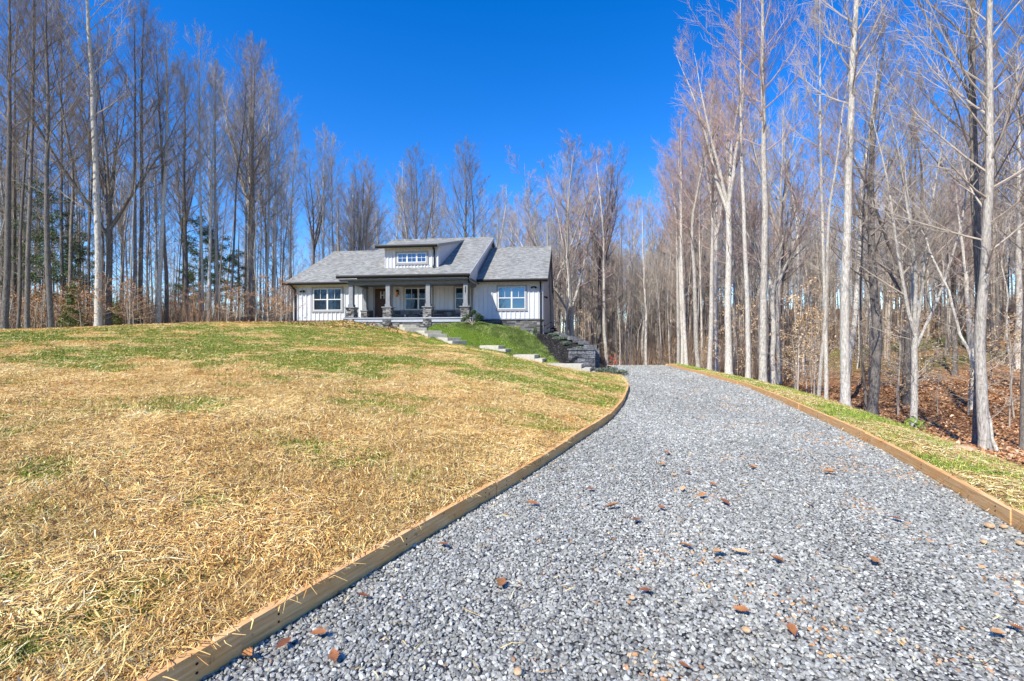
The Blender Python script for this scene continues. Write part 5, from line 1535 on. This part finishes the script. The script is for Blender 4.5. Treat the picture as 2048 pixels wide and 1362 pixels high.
for (px_, py_, lab) in ((1216, 742, 'spreading juniper at the mulch tip beside the gravel'), (1238, 749, 'small juniper nearest the gravel edge'), (1200, 744, 'juniper at the foot of the block pier')):
    Y = 1.5 * FPX / (py_ - 681) * .97; x = (px_ - 1024) / FPX * Y
    shrub('juniper', [((RD.uniform(-.3, .3), RD.uniform(-.3, .3), .1), (.3, .3, .12)) for _ in range(4)], JG, 900, .04, lab, loc=(x, Y, float(lawnz(x, Y))))
e = shrub('cedar', [((0, 0, 1.0 + .5 * i), (.75 - .12 * i, .75 - .12 * i, .5)) for i in range(5)], [(.10, .14, .03), (.16, .20, .05), (.06, .09, .02)], 2600, .06, 'small olive green cedar low among the left trunks', cat='tree', loc=(-28.5, 29.5, 1.7))
e = shrub('cedar', [((0, 0, .8 + .5 * i), (.6 - .12 * i, .6 - .12 * i, .4)) for i in range(4)], [(.10, .14, .03), (.16, .20, .05)], 1600, .05, 'smaller cedar right of the olive green one', cat='tree', loc=(-27, 31, 1.6))
e = shrub('fern', [((0, 0, .14), (.2, .2, .14))], [(.14, .22, .03), (.22, .28, .05)], 110, .04, 'small green plant on the leafy slope near the verge', cat='plant', loc=(7.6, 8.6, float(groundz(np.array([7.6]), np.array([8.6]))[0])))

# tufts and clods on the straw
# ------------------------------------------------------------------ far woods, one mass of thin trunks and twigs
ch = Chains(); r_ = random.Random(12); RD = random.Random(31)
def far_tree(x, y, z, h):
    P = curve(Vector((x, y, z - .5)), Vector((RD.uniform(-.05, .05), RD.uniform(-.05, .05), 1)), h, 6, .1, .03)
    r = RD.uniform(.09, .2); ch.add(P, [r * (1 - i / 6.6) for i in range(7)], 5)
    for i in range(26):
        t = .3 + .68 * i / 26; k = min(int(t * 6), 5); p = P[k].lerp(P[k + 1], t * 6 - k); az = RD.uniform(0, 6.28)
        L = h * .17 * (1.15 - t) * RD.uniform(.7, 1.3) + .4
        Q = curve(p, Vector((math.cos(az) * .7, math.sin(az) * .7, .75)), L, 3, .08, .1); ch.add(Q, [.035, .028, .018, .008], 3)
        for j in range(5):
            s = RD.uniform(.2, .95) * 3; q = min(int(s), 2); ch.add(curve(Q[q].lerp(Q[q + 1], s - q), side_dir((Q[q + 1] - Q[q]).normalized(), .7), L * .4 + .3, 2, .1, .1), [.014, .011, .005], 3)
cnt = 0
while cnt < 1200:
    a = math.radians(r_.uniform(-62, 72)); d = 50 + r_.random() * 80; x, y = d * math.sin(a), d * math.cos(a)
    px_ = 1024 + x / max(y, 1) * FPX
    dens = 1.0 if px_ > 1100 else .22
    if r_.random() > dens: continue
    if y < 8: continue
    z = float(groundz(np.array([x]), np.array([y]))[0]); h = min(r_.uniform(15, 24), max(8, (topY(px_, y) - z) * (.62 if px_ > 1290 else .55)))
    far_tree(x, y, z, h); cnt += 1
n_f = cnt
for k in range(260):   # the woods behind the photographer, seen only in the window panes
    a = math.radians(r_.uniform(203, 250)); d = r_.uniform(60, 90); far_tree(d * math.sin(a), d * math.cos(a), 0, r_.uniform(17, 22))
tag(link('far_woods', ch.mesh('far_woods', M['twig_pale'])), 'distant mass of bare gray trees closing the view', 'woods', kind='stuff')

# low brush and dead growth closing the woods near the ground
def brush(n, az, dd, hh, pal, name, label, w0):
    a = np.radians(rng.uniform(*az, n)); d = dd[0] + rng.random(n) * (dd[1] - dd[0])
    x, y = d * np.sin(a), d * np.cos(a)
    ok = ((x > XR(y) + 10) | (y > 38)) & ~((x > 24) & (y > 28) & (y < 55) & (x < 60))
    ok &= ~((x > -20) & (x < 6) & (y < 43))
    ok |= (x < -20) & (y > 31 - .35 * (-x - 20) * 0) & (y < 39)
    x, y, d = x[ok], y[ok], d[ok]; z = groundz(x, y) - .1
    clump = .25 + 1.1 * fbm(x * .25, y * .25, 91, 3)
    h = rng.uniform(*hh, len(x)) * clump
    V, F = blades(x, y, z, h, w0 * (1 + .012 * d), rng.uniform(.05, .45, len(x)))
    # lift the middle: thin leaning stems as narrow triangles
    tag(link(name, mesh_np(name, V, F, M['leafy'], np.repeat(pick(pal, len(x), .2), 3, 0))), label, 'brush', kind='stuff')
BR = [(.30, .23, .17), (.22, .16, .11), (.38, .31, .24), (.36, .22, .12), (.18, .13, .10)]
brush(90000, (2, 68), (42, 115), (1.2, 5.0), BR, 'undergrowth', 'gray brown brush filling the woods beyond the driveway', .012)
brush(90000, (-60, -8), (31, 85), (.8, 4.6), BR + [(.42, .22, .12)], 'woodland_brush', 'low brown brush under the trees left of the house', .012)
n = 9000
u_, v_ = rng.random(n), rng.random(n) ** .8
ii = (u_ * 58).astype(int); jj = (v_ * 38).astype(int)
MX = AX * (1 - UU) + BX * UU; MY = AY * (1 - UU) + BY * UU
cx = MX[ii, jj] + rng.normal(0, .05, n); cy = MY[ii, jj] + rng.normal(0, .06, n); cz = BEDZ[ii, jj] + .01
tag(link('mulch_chips', leaf_quads(cx, cy, cz, .03 * rng.uniform(.5, 1.3, n), pick([(.03, .027, .025), (.07, .062, .055), (.015, .013, .012), (.12, .11, .10)], n, .3), 'mulch_chips', M['dead_leaf'])), 'dark bark chips on the planting bed by the block wall', 'mulch', kind='stuff')
